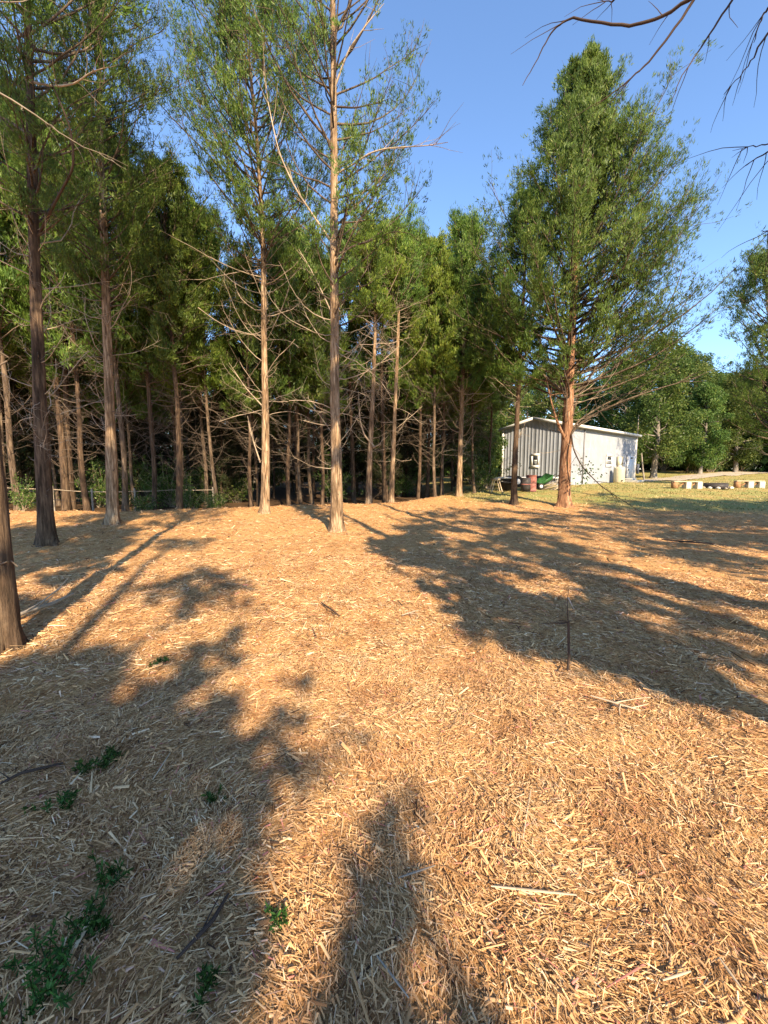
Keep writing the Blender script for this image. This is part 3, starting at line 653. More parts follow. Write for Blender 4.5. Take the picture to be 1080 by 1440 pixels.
# ------------------------------------------------------------------ off-frame trees that shade the clearing
print('--- shade trees')
def gxy(px, py):
    return gp(px, py)[:2] if py < 900 else (lambda d: np.array([d[0], d[1]]) * (CAMH / -d[2]))(ray(px, py))
def shade_tree(loc, Ht, r0, targets, seed, label, extra=0, bk='cedar_bark', ll=.14, clumps=()):
    """crown clumps stand on the sun's side of the ground patches they shade"""
    global rng
    rng = np.random.default_rng(seed); x, y = loc; base = np.array([x, y, gz(x, y)]); r = root('cedar_tree', base, label, 'tree')
    W = np.stack([np.cumsum(rng.normal(size=7)) * .06, np.cumsum(rng.normal(size=7)) * .06, np.linspace(-.1, Ht, 7)], -1); W[0, :2] = 0
    V, Fq, P, rad, H = trunk_geo(W, r0, .03, 14, 40, seed=seed); ob('trunk', make_mesh('trunk', V, Fq, M[bk], True), r)
    C = []; Rb = []; nl = []
    for (px, py, rad_, n) in targets:
        g = gxy(px, py); s = np.dot(np.array(loc) - g, SH); s = max(s, 3.6 / math.tan(SUN_EL)); h = s * math.tan(SUN_EL)
        C.append([g[0] + SH[0] * s - x, g[1] + SH[1] * s - y, h - base[2]]); Rb.append(rad_); nl.append(n)
    for i in range(extra):
        t_ = rng.random(); a = rng.random() * 6.28; rr_ = (1 - t_) * 2.2 + .4
        C.append([rr_ * math.cos(a) * .8, rr_ * math.sin(a) * .8, Ht * (.62 + .38 * t_)]); Rb.append(.6); nl.append(500)
    for (cx_, cy_, cz_, cr_, cn_) in clumps: C.append([cx_ - x, cy_ - y, cz_]); Rb.append(cr_); nl.append(cn_)
    C = np.array(C); Rb = np.array(Rb)
    hs = np.clip(C[:, 2] - .6 * np.linalg.norm(C[:, :2], axis=1), 1.6, Ht * .97); P0 = np.stack([np.interp(hs, H, P[:, k]) for k in range(3)], -1)
    mid = (P0 + C) / 2 - np.array([0, 0, .15]) + rng.normal(size=C.shape) * .12; B = np.stack([P0, P0 * .4 + mid * .6, mid, mid * .4 + C * .6, C], 1)
    g = Geo(); g.tubes(B, .022 * np.ones((len(C), 1)) * np.linspace(1, .3, 5), 5)
    q = np.repeat(np.arange(len(C)), 9); S = grow(C[q] - (C[q] - P0[q]) * .35 * rng.random((len(q), 1)), rng.normal(size=(len(q), 3)), Rb[q] * rng.uniform(.6, 1.1, len(q)), 5, .05, .15)
    g.tubes(S, .004 * np.ones((len(q), 1)) * np.linspace(1.4, .4, 5), 3); ob('limbs', g.mesh('limbs', M[bk]), r, kind='stuff')
    q2 = np.concatenate([rng.choice(np.nonzero(q == i)[0], int(nl[i] * (.58 if Rb[i] > .17 else .38))) for i in range(len(C))])
    p, d = along(S, q2, .2 + .8 * rng.random(len(q2))); p = p + rng.normal(size=p.shape) * (.14 * Rb[q[q2]])[:, None]
    ob('foliage', leaves_mesh('foliage', p, d * .6 + rng.normal(size=p.shape) * .6 + np.array([0, 0, .5]), ll * 1.2 * rng.uniform(.6, 1.3, len(p)), ll * .62 * rng.uniform(.7, 1.3, len(p)), M['cedar_leaf'],
        np.clip(.48 + .2 * rng.normal(size=len(p)), 0, 1)), r, kind='stuff')
    return r
def fill_targets(poly, n, rad_, nl, seed):
    """random ground patches inside a picture polygon"""
    rr = random.Random(seed); out = []; xs = [p[0] for p in poly]; ys = [p[1] for p in poly]
    G = [gxy(*p) for p in poly]
    gx = [g[0] for g in G]; gy = [g[1] for g in G]
    while len(out) < n:
        X = rr.uniform(min(gx), max(gx)); Y = rr.uniform(min(gy), max(gy)); c = False; j = len(G) - 1
        for i in range(len(G)):
            if ((G[i][1] > Y) != (G[j][1] > Y)) and (X < (G[j][0] - G[i][0]) * (Y - G[i][1]) / (G[j][1] - G[i][1]) + G[i][0]): c = not c
            j = i
        if not c: continue
        # back to picture coordinates
        px = 540 + F * X / (Y * CP + CAMH * SP); py = 720 - F * (-CAMH * CP + Y * SP) / (Y * CP + CAMH * SP)
        out.append((px, py, rad_ * rr.uniform(.7, 1.3), nl))
    return out
# left foreground shade
shade_tree((1.2, -7.6), 11, .16, fill_targets([(-60, 1500), (-200, 1040), (0, 950), (150, 945), (250, 1000), (290, 1070), (310, 1150), (300, 1300), (360, 1345), (420, 1400), (440, 1480)], 80, .25, 290, 1)
           + [(325, 890, .16, 160), (315, 930, .18, 180), (345, 985, .2, 200), (440, 960, .13, 110), (485, 1015, .16, 130), (400, 1030, .2, 200), (430, 1130, .15, 120)]
           + [(598, 1150, .06, 70), (588, 1195, .07, 80), (575, 1240, .08, 90), (592, 1285, .08, 70), (540, 1335, .07, 70), (560, 1385, .09, 90), (515, 1430, .09, 80), (640, 1410, .08, 60), (700, 1440, .08, 60), (790, 1395, .07, 60), (845, 1440, .08, 60), (600, 1470, .14, 120), (720, 1500, .14, 120)], 71,
           'cedar behind the camera whose crown shades the left foreground', 3)
# left middle shade
shade_tree((-1.9, -3.2), 11.5, .16, fill_targets([(-150, 930), (-100, 770), (0, 740), (230, 735), (215, 765), (150, 810), (130, 850), (100, 900), (0, 935)], 44, .5, 420, 3), 73,
           'cedar behind the camera on the left side', 2)
# right middle shade: the big patch that crosses the clearing
shade_tree((6.2, -4.4), 12, .2, fill_targets([(560, 905), (540, 880), (620, 870), (560, 800), (515, 755), (560, 738), (760, 745), (900, 800), (1120, 900), (1180, 1060), (1080, 1010), (940, 960), (820, 930), (700, 915)], 52, .36, 240, 4), 74,
           'cedar to the right behind the camera casting the long patch of shade', 3)
shade_tree((3.15, -.1), 14, .15, fill_targets([(1180, 1060), (1080, 1015), (940, 962), (820, 930), (700, 900), (590, 830), (520, 755), (600, 750), (760, 810), (900, 870), (1120, 960)], 40, .36, 300, 14), 76,
           'cedar standing near the camera on the right, outside the picture', 0, clumps=[(1.7 + random.uniform(-.35, .35), 1.7 + random.uniform(-.4, .4), 7.9 + i * .36, .42, 500) for i in range(11)])
shade_tree((-3.4, -1.6), 16, .17, [], 77, 'tall cedar left of the camera that keeps the left trunks in shade', 0,
           clumps=[(-3.4 + random.gauss(0, .95), -1.6 + random.gauss(0, .8), 6.2 + i * .17, .75, 420) for i in range(56)])
shade_tree((10.5, .8), 12.5, .2, fill_targets([(560, 738), (540, 724), (620, 716), (800, 722), (1000, 705), (1250, 702), (1500, 800), (1250, 930), (1120, 880), (900, 790), (760, 742)], 165, .52, 330, 5), 75,
           'cedar well to the right of the camera outside the picture', 4)

shade_tree((15.5, 4.5), 14, .22, fill_targets([(815, 740), (830, 700), (900, 693), (1400, 691), (1700, 740), (1100, 750)], 190, .75, 520, 15), 78,
           'tall cedar beyond the right edge that shades the near lawn', 3)
# near tree at right whose dead limbs hang into the top right corner
def overhang():
    global rng
    rng = np.random.default_rng(81)
    X, Y = 4.6, 2.6; base = np.array([X, Y, gz(X, Y)]); r = root('cedar_tree', base, 'near tree outside the right edge whose bare dark limbs hang across the top right sky', 'tree')
    cedar(r, np.array([[0, 0, -.1], [0, .05, 2], [.05, 0, 5], [.1, 0, 8], [.1, .1, 12], [.1, .1, 14.5]]), .17, 9.8, [(0, 1.2), (.3, 1.9), (.7, 1.5), (1, .3)], n_live=80, n_dead=5, dead0=2.6, dead_len=1.0, subs=9, per=34,
          leaf_l=.1, leaf_w=.042, seed=81, twig='dark_twig')
    def limb(pts, rr0, name='branch'):
        P = np.array([at(px, py, yy) for px, py, yy in pts]) - base; n = len(P); tt = np.linspace(0, n - 1, n * 5); Q = np.stack([np.interp(tt, range(n), P[:, k]) for k in range(3)], -1)
        for _ in range(2): Q2 = Q.copy(); Q2[1:-1] = (Q[:-2] + 2 * Q[1:-1] + Q[2:]) / 4; Q = Q2
        Q[1:-1] += rng.normal(size=(len(Q) - 2, 3)) * .003
        g = Geo(); g.tubes(Q[None], (rr0 * np.linspace(1, .18, len(Q)))[None], 6)
        k = 4; q = np.zeros(k, int); p, d = along(Q[None], q, .25 + .7 * rng.random(k)); S = grow(p, unit(d + rng.normal(size=p.shape) * .45 + np.array([0, 0, -.35])), rng.uniform(.12, .5, k), 6, -.06, .08)
        g.tubes(S, .0035 * np.ones((k, 1)) * np.linspace(1, .3, 6), 3)
        ob(name, g.mesh(name, M['dark_twig']), r)
    limb([(1160, -160, 2.7), (1000, -20, 3.0), (930, 25, 3.2), (880, 38, 3.3), (800, 24, 3.5), (775, 45, 3.55), (755, 85, 3.6), (735, 120, 3.65)], .015)
    limb([(1000, -40, 3.0), (950, 40, 3.1), (905, 95, 3.2), (870, 125, 3.25), (835, 150, 3.3)], .011)
    limb([(1060, -60, 2.9), (1030, 0, 2.9), (990, 60, 3.0), (960, 105, 3.0), (938, 155, 3.0)], .009)
    limb([(1140, 0, 2.8), (1075, 50, 2.9), (1055, 90, 2.95), (1018, 133, 3.0)], .009)
    limb([(1200, -40, 2.7), (1090, 0, 2.8), (1072, 20, 2.85), (1060, 60, 2.9)], .012)
    limb([(960, -60, 3.2), (900, -20, 3.3), (860, 3, 3.4), (840, 0, 3.45)], .009)
    limb([(1200, 170, 2.8), (1120, 200, 2.9), (1075, 215, 3.0), (1045, 235, 3.05)], .011)
    limb([(1200, 150, 2.8), (1100, 200, 2.9), (1060, 205, 3.0), (1030, 212, 3.05)], .007)
    limb([(1180, 280, 2.9), (1110, 310, 3.0), (1085, 325, 3.05), (1070, 325, 3.1)], .011)
overhang()
# swept and hanging limbs of the broad cedar and of the middle tree
def px_limb(r, Yd, pts, rr0, mat, nsub=10, dy=0.0, sub=(.2, .7), up=.02):
    P = np.array([at(px, py, Yd + dyy) for px, py, dyy in pts]) - np.array(r.location); n = len(P); tt = np.linspace(0, n - 1, n * 5); Q = np.stack([np.interp(tt, range(n), P[:, k]) for k in range(3)], -1)
    for _ in range(3): Q2 = Q.copy(); Q2[1:-1] = (Q[:-2] + 2 * Q[1:-1] + Q[2:]) / 4; Q = Q2
    g = Geo(); g.tubes(Q[None], (rr0 * np.linspace(1, .2, len(Q)))[None], 7)
    if nsub:
        p, d = along(Q[None], np.zeros(nsub, int), .25 + .7 * rng.random(nsub)); S = grow(p, unit(d + rng.normal(size=p.shape) * .5), rng.uniform(sub[0], sub[1], nsub), 6, up, .1)
        g.tubes(S, (rr0 * .28) * np.ones((nsub, 1)) * np.linspace(1, .3, 6), 4)
    ob('branch', g.mesh('branch', mat), r)
rng = np.random.default_rng(5)
Y10 = T10.location.y
px_limb(T10, Y10, [(797, 622, 0), (790, 608, -.2), (783, 592, -.4), (775, 565, -.5), (768, 530, -.6)], .07, M['red_cedar_bark'])
px_limb(T10, Y10, [(797, 618, 0), (812, 598, -.3), (840, 580, -.6), (880, 562, -.9), (930, 545, -1.1), (985, 530, -1.3)], .058, M['limb_bark'], 14, sub=(.4, 1.3))
px_limb(T10, Y10, [(798, 612, 0), (815, 590, .2), (850, 568, .4), (900, 545, .6), (955, 515, .8)], .048, M['limb_bark'], 14, sub=(.4, 1.3))
px_limb(T10, Y10, [(802, 590, 0), (812, 560, .1), (835, 520, .2), (870, 480, .3), (910, 440, .3)], .06, M['limb_bark'], 12, sub=(.4, 1.2))
px_limb(T10, Y10, [(800, 575, 0), (790, 545, -.1), (770, 500, -.2), (745, 455, -.3)], .05, M['limb_bark'], 12, sub=(.4, 1.2))
px_limb(T10, Y10, [(803, 540, 0), (796, 500, -.1), (782, 450, -.2), (765, 410, -.3)], .045, M['limb_bark'], 12, sub=(.4, 1.2))
px_limb(T10, Y10, [(802, 600, 0), (806, 632, -.5), (818, 656, -.8), (845, 684, -1.1), (870, 700, -1.2), (905, 722, -1.2)], .032, M['dark_twig'], 12, sub=(.3, 1.1), up=-.05)
# leafy sprig of a climber hanging from the drooping limb
def sprig():
    n = 90; c = at(822, 664, Y10 - .8) - np.array(T10.location); P = c + rng.normal(size=(n, 3)) * np.array([.26, .15, .24])
    ob('climber_leaves', leaves_mesh('climber_leaves', P, rng.normal(size=(n, 3)) - np.array([0, 0, .4]), rng.uniform(.07, .14, n), rng.uniform(.05, .09, n), M['weed_leaf'], rng.random(n)), T10, kind='stuff')
sprig()
Y5 = T5.location.y
px_limb(T5, Y5, [(470, 345, 0), (445, 310, -.2), (415, 265, -.4), (392, 215, -.6), (378, 150, -.7), (370, 100, -.8)], .026, M['twig'], 14, sub=(.3, 1.0))
px_limb(T5, Y5, [(471, 450, 0), (455, 415, .1), (438, 380, .2), (420, 350, .2)], .018, M['twig'], 10)
px_limb(T5, Y5, [(472, 245, 0), (495, 232, -.2), (520, 215, -.4), (545, 208, -.5), (600, 205, -.7), (630, 200, -.8)], .024, M['twig'], 12, sub=(.3, .9))
px_limb(T5, Y5, [(472, 330, 0), (510, 345, -.2), (550, 325, -.5), (580, 328, -.7), (605, 360, -.8)], .013, M['dark_twig'], 8, sub=(.2, .5))
px_limb(T5, Y5, [(472, 150, 0), (500, 152, .1), (530, 145, .3), (545, 140, .3)], .022, M['dark_twig'], 8)
px_limb(T5, Y5, [(470, 125, 0), (490, 70, -.2), (515, 35, -.4), (540, 5, -.5)], .026, M['twig'], 8)
px_limb(T5, Y5, [(470, 125, 0), (450, 85, -.2), (435, 40, -.3), (432, 0, -.4)], .022, M['dark_twig'], 8)
Y6 = T6.location.y
px_limb(T6, Y6, [(526, 628, 0), (512, 612, -.2), (506, 590, -.3), (504, 550, -.3)], .045, M['twig'], 6)
px_limb(T6, Y6, [(524, 630, 0), (534, 625, -.2), (540, 615, -.2)], .04, M['twig'], 4, sub=(.1, .4))
px_limb(T4, T4.location.y, [(368, 570, 0), (345, 545, -.2), (322, 510, -.4)], .024, M['twig'], 6)
px_limb(T4, T4.location.y, [(366, 650, 0), (356, 620, -.2), (348, 585, -.3)], .026, M['twig'], 5)
Y2 = T2.location.y
px_limb(T2, Y2, [(55, 330, 0), (80, 280, -.3), (105, 235, -.6), (100, 180, -.8), (70, 110, -1), (45, 60, -1.2)], .026, M['dark_twig'], 10)
px_limb(T2, Y2, [(42, 115, -.2), (80, 122, -.6), (105, 118, -.9), (130, 100, -1.1), (150, 95, -1.2)], .02, M['twig'], 8)

# ------------------------------------------------------------------ the metal shed
print('--- shed')
M['panel'] = flat('painted_metal_siding', (.29, .315, .36), .5, .14, 1.1)
M['white'] = flat('white_trim', (.62, .62, .61), .45, .04, 4)
M['roofm'] = flat('white_metal_roof', (.60, .61, .62), .35, .06, 2)
M['seam'] = flat('dark_gutter', (.20, .20, .21), .5, .1, 3)
m, t, b = new_mat('window_glass'); b.inputs['Base Color'].default_value = (.03, .035, .04, 1); b.inputs['Roughness'].default_value = .08; b.inputs['Specular IOR Level'].default_value = .5; M['glass'] = m
M['screen'] = flat('window_screen', (.16, .17, .18), .6, .1, 9)
M['rust'] = flat('faded_red_paint', (.30, .12, .10), .6, .3, 5)
M['green'] = flat('green_paint', (.03, .10, .03), .4, .2, 5)
M['black'] = flat('black_plastic', (.02, .02, .022), .5, .2, 5)
M['dkmetal'] = flat('dark_steel', (.05, .045, .045), .55, .3, 8)
M['plank'] = flat('weathered_plank', (.50, .40, .28), .8, .25, 4)
M['greywood'] = flat('grey_wood', (.30, .26, .21), .9, .3, 6)
M['block'] = flat('pale_concrete_block', (.50, .48, .42), .9, .12, 8)
M['orange'] = flat('rusty_orange_log', (.30, .17, .09), .9, .3, 8)
M['cream'] = flat('cream_plastic', (.46, .42, .30), .5, .08, 5)
M['concrete'] = flat('concrete', (.42, .40, .36), .9, .12, 5)
M['tyre'] = flat('tyre_rubber', (.025, .025, .025), .85, .2, 9)
def box_geo(lo, hi):
    x0, y0, z0 = lo; x1, y1, z1 = hi
    v = np.array([(x0, y0, z0), (x1, y0, z0), (x1, y1, z0), (x0, y1, z0), (x0, y0, z1), (x1, y0, z1), (x1, y1, z1), (x0, y1, z1)], float)
    f = np.array([(0, 3, 2, 1), (4, 5, 6, 7), (0, 1, 5, 4), (1, 2, 6, 5), (2, 3, 7, 6), (3, 0, 4, 7)]); return v, f
def box(name, lo, hi, mat, parent=None, rot=None, pos=None, bev=.0, **p):
    v, f = box_geo(lo, hi); me = make_mesh(name, v, f, mat); o = ob(name, me, parent, **p)
    if pos is not None: o.location = pos
    if rot is not None: o.rotation_euler = rot
    if bev: md = o.modifiers.new('bevel', 'BEVEL'); md.width = bev; md.segments = 2
    return o
HOR = 660
C = at(797, HOR, 25.0)[:2]; Rr_ = at(892, HOR, 33.1)[:2]; ux = unit(Rr_ - C); Ls = np.linalg.norm(Rr_ - C); uy = np.array([-ux[1], ux[0]])   # ux along the long wall, uy along the gable
k_ = (705.5 - 540) / F; Wd = (C[0] - k_ * C[1]) / (k_ * uy[1] - uy[0])
zb = 1.5 - 24 / F * 25.0; 
shed = root('metal_shed', (C[0], C[1], zb), 'grey ribbed metal shed with white trim and roof edge beyond the trees', 'shed'); shed.rotation_euler = (0, 0, math.atan2(ux[1], ux[0]))
EH = 3.84; PH = EH + .54
def prof(width, pitch, rib, rw=.05):
    """ribbed sheet profile along u: list of (u, depth)"""
    pts = [(0, 0)]; u = pitch / 2
    while u < width - rw:
        pts += [(u - rw / 2, 0), (u - rw / 4, rib), (u + rw / 4, rib), (u + rw / 2, 0)]; u += pitch
    pts.append((width, 0)); return pts
def sheet(name, u0, u1, ztop, axis, parent, pitch=.2286, rib=.035, mat='panel', rw=.075, ztop2=None, z0=.05, off=0.0, label=None):
    """one corrugated panel from u0 to u1; ztop(u) its upper edge; axis 'x' long wall (facing -y) or 'y' gable (facing -x)"""
    pr = prof(u1 - u0 - .004, pitch, rib, rw); v = []; 
    for (u, d) in pr:
        for z in (z0, ztop(u0 + u)):
            v.append((u0 + u, -d - off, z) if axis == 'x' else (-d - off, u0 + u, z))
    n = len(pr); f = [(2 * i, 2 * i + 2, 2 * i + 3, 2 * i + 1) if axis == 'x' else (2 * i, 2 * i + 1, 2 * i + 3, 2 * i + 2) for i in range(n - 1)]
    # back skin for thickness
    nb = len(v); 
    for (u, d) in (pr[0], pr[-1]):
        for z in (z0, ztop(u0 + u)): v.append((u0 + u, .02, z) if axis == 'x' else (.02, u0 + u, z))
    f.append((nb, nb + 1, nb + 3, nb + 2) if axis == 'x' else (nb, nb + 2, nb + 3, nb + 1))
    o = ob(name, make_mesh(name, np.array(v), np.array(f), M[mat]), parent); return o
box('wall', (.03, .03, 0), (Ls - .03, Wd - .03, EH - .03), M['panel'], shed)
np_ = int(Ls / .914)
for i in range(np_ + 1):
    u0 = i * .914; u1 = min(Ls, u0 + .914)
    if u1 - u0 > .15: sheet('wall_panel', u0, u1, lambda u: EH - .02, 'x', shed, rib=.02, rw=.06)
gt = lambda u: EH - .02 + (PH - EH) * (1 - abs(u - Wd / 2) / (Wd / 2))
i = 0; u0 = 0
edges = [0, .5 * Wd / 3, Wd / 3, Wd / 2, 2 * Wd / 3, 2.5 * Wd / 3, Wd]
for a_, b2 in zip(edges[:-1], edges[1:]): sheet('gable_panel', a_, b2, gt, 'y', shed, pitch=.2286, rib=.015, rw=.06)
# gable core behind the sheets
v = np.array([(.025, .03, EH - .03), (.025, Wd - .03, EH - .03), (.025, Wd / 2, PH - .05), (Ls - .03, .03, EH - .03), (Ls - .03, Wd - .03, EH - .03), (Ls - .03, Wd / 2, PH - .05)])
ob('attic', make_mesh('attic', v, np.array([(0, 2, 1), (3, 4, 5)]), M['panel']), shed)
def slab(name, a, b2, c, d, th, mat, parent):
    v = np.array([a, b2, c, d, *[tuple(np.array(p) + (0, 0, th)) for p in (a, b2, c, d)]], float)
    return ob(name, make_mesh(name, v, np.array([(0, 3, 2, 1), (4, 5, 6, 7), (0, 1, 5, 4), (1, 2, 6, 5), (2, 3, 7, 6), (3, 0, 4, 7)]), mat), parent)
sl_ = (PH - EH) / (Wd / 2); ov = .25
rf = slab('roof', (-.2, -ov, EH - ov * sl_ + .02), (Ls + .2, -ov, EH - ov * sl_ + .02), (Ls + .2, Wd / 2, PH + .02), (-.2, Wd / 2, PH + .02), .05, M['roofm'], shed)
slab('roof', (-.2, Wd / 2, PH + .022), (Ls + .2, Wd / 2, PH + .022), (Ls + .2, Wd + ov, EH - ov * sl_ + .02), (-.2, Wd + ov, EH - ov * sl_ + .02), .05, M['roofm'], shed)
for i in range(int(Ls / .6) + 1):
    u = i * .6; slab('roof_rib', (u, -ov - .002, EH - ov * sl_ + .07), (u + .04, -ov - .002, EH - ov * sl_ + .07), (u + .04, Wd / 2, PH + .07), (u, Wd / 2, PH + .07), .025, M['roofm'], rf)
box('gutter', (-.18, -ov - .10, EH - ov * sl_ - .10), (Ls + .18, -ov - .004, EH - ov * sl_ + .06), M['white'], shed)
box('soffit', (-.02, -ov + .02, EH - ov * sl_ - .13), (Ls + .02, -.06, EH - ov * sl_ - .06), M['seam'], shed)
slab('rake_trim', (-.235, -ov, EH - ov * sl_ - .10), (-.205, -ov, EH - ov * sl_ - .10), (-.205, Wd / 2, PH - .10), (-.235, Wd / 2, PH - .10), .18, M['white'], shed)
slab('rake_trim', (-.235, Wd / 2 + .002, PH - .10), (-.205, Wd / 2 + .002, PH - .10), (-.205, Wd + ov, EH - ov * sl_ - .10), (-.235, Wd + ov, EH - ov * sl_ - .10), .18, M['white'], shed)
for (x0, y0) in ((-.075, -.075), (Ls - .06, -.075), (-.075, Wd - .06)): box('corner_trim', (x0, y0, 0), (x0 + .14, y0 + .14, EH - .08), M['white'], shed)
box('foundation', (-.12, -.12, -.9), (Ls + .08, Wd + .08, -.002), M['concrete'], shed)
def shed_u(px):  # position along the long wall seen at this pixel
    k = (px - 540) / F; return (k * C[1] - C[0]) / (ux[0] - k * ux[1])
def gable_u(px):
    k = (px - 540) / F; return (k * C[1] - C[0]) / (uy[0] - k * uy[1])
def zat(py, Y): return at(540, py, Y)[2] - zb
def window(axis, u0, u1, z0, z1):
    def bx(nm, a0, a1, za, zc, d0, d1, mt, par):
        return box(nm, (a0, -d1, za), (a1, -d0, zc), M[mt], par) if axis == 'x' else box(nm, (-d1, a0, za), (-d0, a1, zc), M[mt], par)
    fr = bx('window', u0, u1, z0, z1, .0, .036, 'white', shed); fr['label'] = 'white framed sash window'
    bw = .13 if axis == 'y' else .16; mz = (z0 + z1) / 2
    bx('pane', u0 + bw, u1 - bw, mz + .04, z1 - bw, .038, .042, 'glass', fr)
    bx('pane', u0 + bw, u1 - bw, z0 + bw, mz - .04, .038, .042, 'screen', fr)
    bx('frame', u0 - .02, u1 + .02, z1 - bw + .005, z1 + .03, .044, .052, 'white', fr); bx('sill', u0 - .04, u1 + .04, z0 - .04, z0 + bw - .005, .044, .058, 'white', fr)
    bx('frame', u0 - .02, u0 + bw - .005, z0 + bw, z1 - bw, .044, .050, 'white', fr); bx('frame', u1 - bw + .005, u1 + .02, z0 + bw, z1 - bw, .044, .050, 'white', fr)
    bx('rail', u0 + bw, u1 - bw, mz - .035, mz + .035, .044, .049, 'white', fr)
ug = gable_u(751); Yg = C[1] + uy[1] * ug; window('y', gable_u(756.5), gable_u(745.5), zat(657, Yg), zat(638.5, Yg))
uw = shed_u(853); Yw = C[1] + ux[1] * uw; window('x', shed_u(849.5), shed_u(857), zat(656, Yw), zat(639, Yw))
ud0, ud1 = shed_u(878.5), shed_u(888.5); Yd = C[1] + ux[1] * ud0
dr = box('door', (ud0, -.10, .05), (ud1, -.03, zat(641, Yd)), M['white'], shed)
box('door_frame', (ud0 - .09, -.12, .05), (ud0 - .002, -.03, zat(641, Yd) + .08), M['white'], dr); box('door_frame', (ud1 + .002, -.12, .05), (ud1 + .09, -.03, zat(641, Yd) + .08), M['white'], dr)
box('door_light', ((ud0 + ud1) / 2 - .25, -.108, zat(641, Yd) - .22), ((ud0 + ud1) / 2 + .25, -.102, zat(641, Yd) - .10), M['glass'], dr)
kb = box('handle', (ud0 + .07, -.16, 1.0), (ud0 + .13, -.102, 1.06), M['dkmetal'], dr)
us = shed_u(816.5); box('downspout', (us, -.10, .1), (us + .06, -.03, EH - .2), M['seam'], shed); box('downspout', (shed_u(861), -.13, .05), (shed_u(861) + .12, -.03, 1.35), M['white'], shed)
box('meter_box', (shed_u(893) - .1, -.16, .7), (shed_u(893) + .15, -.03, 1.5), M['seam'], shed)
def lathe(name, prof_, mat, parent=None, n=20, smooth=True, **p):
    a = np.arange(n) / n * 2 * math.pi; V = np.array([[(r_ * math.cos(x), r_ * math.sin(x), z) for x in a] for r_, z in prof_]); K = len(prof_)
    i = np.arange(K * n).reshape(K, n); F1 = np.stack([i[:-1], np.roll(i[:-1], -1, 1), np.roll(i[1:], -1, 1), i[1:]], -1).reshape(-1, 4)
    return ob(name, make_mesh(name, V.reshape(-1, 3), F1, mat, smooth), parent, **p)
def shed_pt(px, out, z=0):   # world point in front of the long wall, seen at this pixel column
    C2 = C - uy * out; k = (px - 540) / F; u = (k * C2[1] - C2[0]) / (ux[0] - k * ux[1]); p = C2 + ux * u; return np.array([p[0], p[1], gz(p[0], p[1]) + z])
# things along the long wall
p = shed_pt(869.5, .62); r = root('water_tank', p, 'cream water tank standing against the shed wall left of the white door', 'tank')
lathe('barrel', [(.001, 0), (.34, 0), (.36, .05), (.36, .95), (.33, 1.08), (.24, 1.14), (.001, 1.15)], M['cream'], r); lathe('lid', [(.001, 1.152), (.14, 1.152), (.14, 1.22), (.001, 1.23)], M['white'], r)
box('tap', (-.04, -.44, .12), (.04, -.35, .2), M['dkmetal'], r)
p = shed_pt(870, .16); r = root('utility_cabinet', (p[0], p[1], p[2]), 'pale utility cabinet on the shed wall above the cream tank', 'cabinet', rz=math.atan2(ux[1], ux[0]))
box('cabinet_body', (-.4, -.05, 1.2), (.4, .12, 1.95), M['cream'], r); box('cabinet_door', (-.34, -.075, 1.27), (.05, -.052, 1.88), M['white'], r); lathe('dial', [(.001, 0), (.1, 0), (.1, .05), (.001, .05)], M['seam'], r).location = (.25, -.08, 1.5); r.children[-1].rotation_euler = (R(90), 0, 0)
p = shed_pt(888, .72); r = root('door_step', p, 'white concrete step below the shed door', 'step', rz=math.atan2(ux[1], ux[0]))
box('lower_step', (-.7, -.55, -.05), (.9, .5, .17), M['block'], r, bev=.01); box('upper_step', (-.5, -.1, .172), (.6, .5, .33), M['block'], r, bev=.01)
# antenna mast and leaning poles
p = shed_pt(891.5, -.8); r = root('antenna_mast', p, 'thin pale pole rising above the far end of the shed roof', 'pole'); g = Geo(); g.tubes(np.array([[[0, 0, 0], [0, 0, 3], [-.02, 0, 5.6]]]), np.array([[.04, .04, .03]]), 8); ob('pole', g.mesh('pole', M['greywood']), r)
lathe('cap', [(.001, 5.6), (.04, 5.6), (.04, 5.66), (.001, 5.67)], M['greywood'], r)
p = at(903, 660, 34.5); r = root('leaning_post', (p[0], p[1], gz(p[0], p[1])), 'grey post leaning beside the right end of the shed', 'post'); g = Geo(); g.tubes(np.array([[[.25, 0, -.05], [.05, 0, 1.0], [-.15, 0, 2.3]]]), np.array([[.07, .06, .05]]), 8); ob('pole', g.mesh('pole', M['greywood']), r)
lathe('cap', [(.05, 2.3), (.001, 2.31)], M['greywood'], r).location = (-.15, 0, 0)

# things in front of the gable
def place(px, py): return gp(px, py)
# flatbed trailer
p = at(700, 690, 23.5); zt = gz(p[0], p[1]); r = root('flatbed_trailer', (p[0], p[1], zt), 'low white edged flatbed trailer parked before the shed gable', 'trailer', rz=R(4))
box('bed', (-.35, -.7, .50), (3.3, .8, .58), M['white'], r); box('chassis', (-.3, -.5, .36), (3.2, .6, .498), M['dkmetal'], r)
for x in (.9, 2.2):
    for y in (-.62, .62):
        wl = lathe('wheel', [(.001, -.09), (.17, -.09), (.17, -.10), (.30, -.10), (.33, -.07), (.33, .07), (.30, .10), (.17, .10), (.17, .09), (.001, .09)], M['tyre'], r); wl.location = (x, y, .33); wl.rotation_euler = (R(90), 0, 0)
        lathe('rim', [(.001, -.112), (.15, -.112), (.16, -.10), (.16, .10), (.15, .112), (.001, .112)], M['white'], wl)
box('axle', (.86, -.5, .30), (.94, .5, .36), M['dkmetal'], r); box('drawbar', (-1.0, -.06, .38), (-.36, .06, .46), M['dkmetal'], r); box('jack_stand', (-.95, -.10, .02), (-.85, .10, .378), M['greywood'], r)
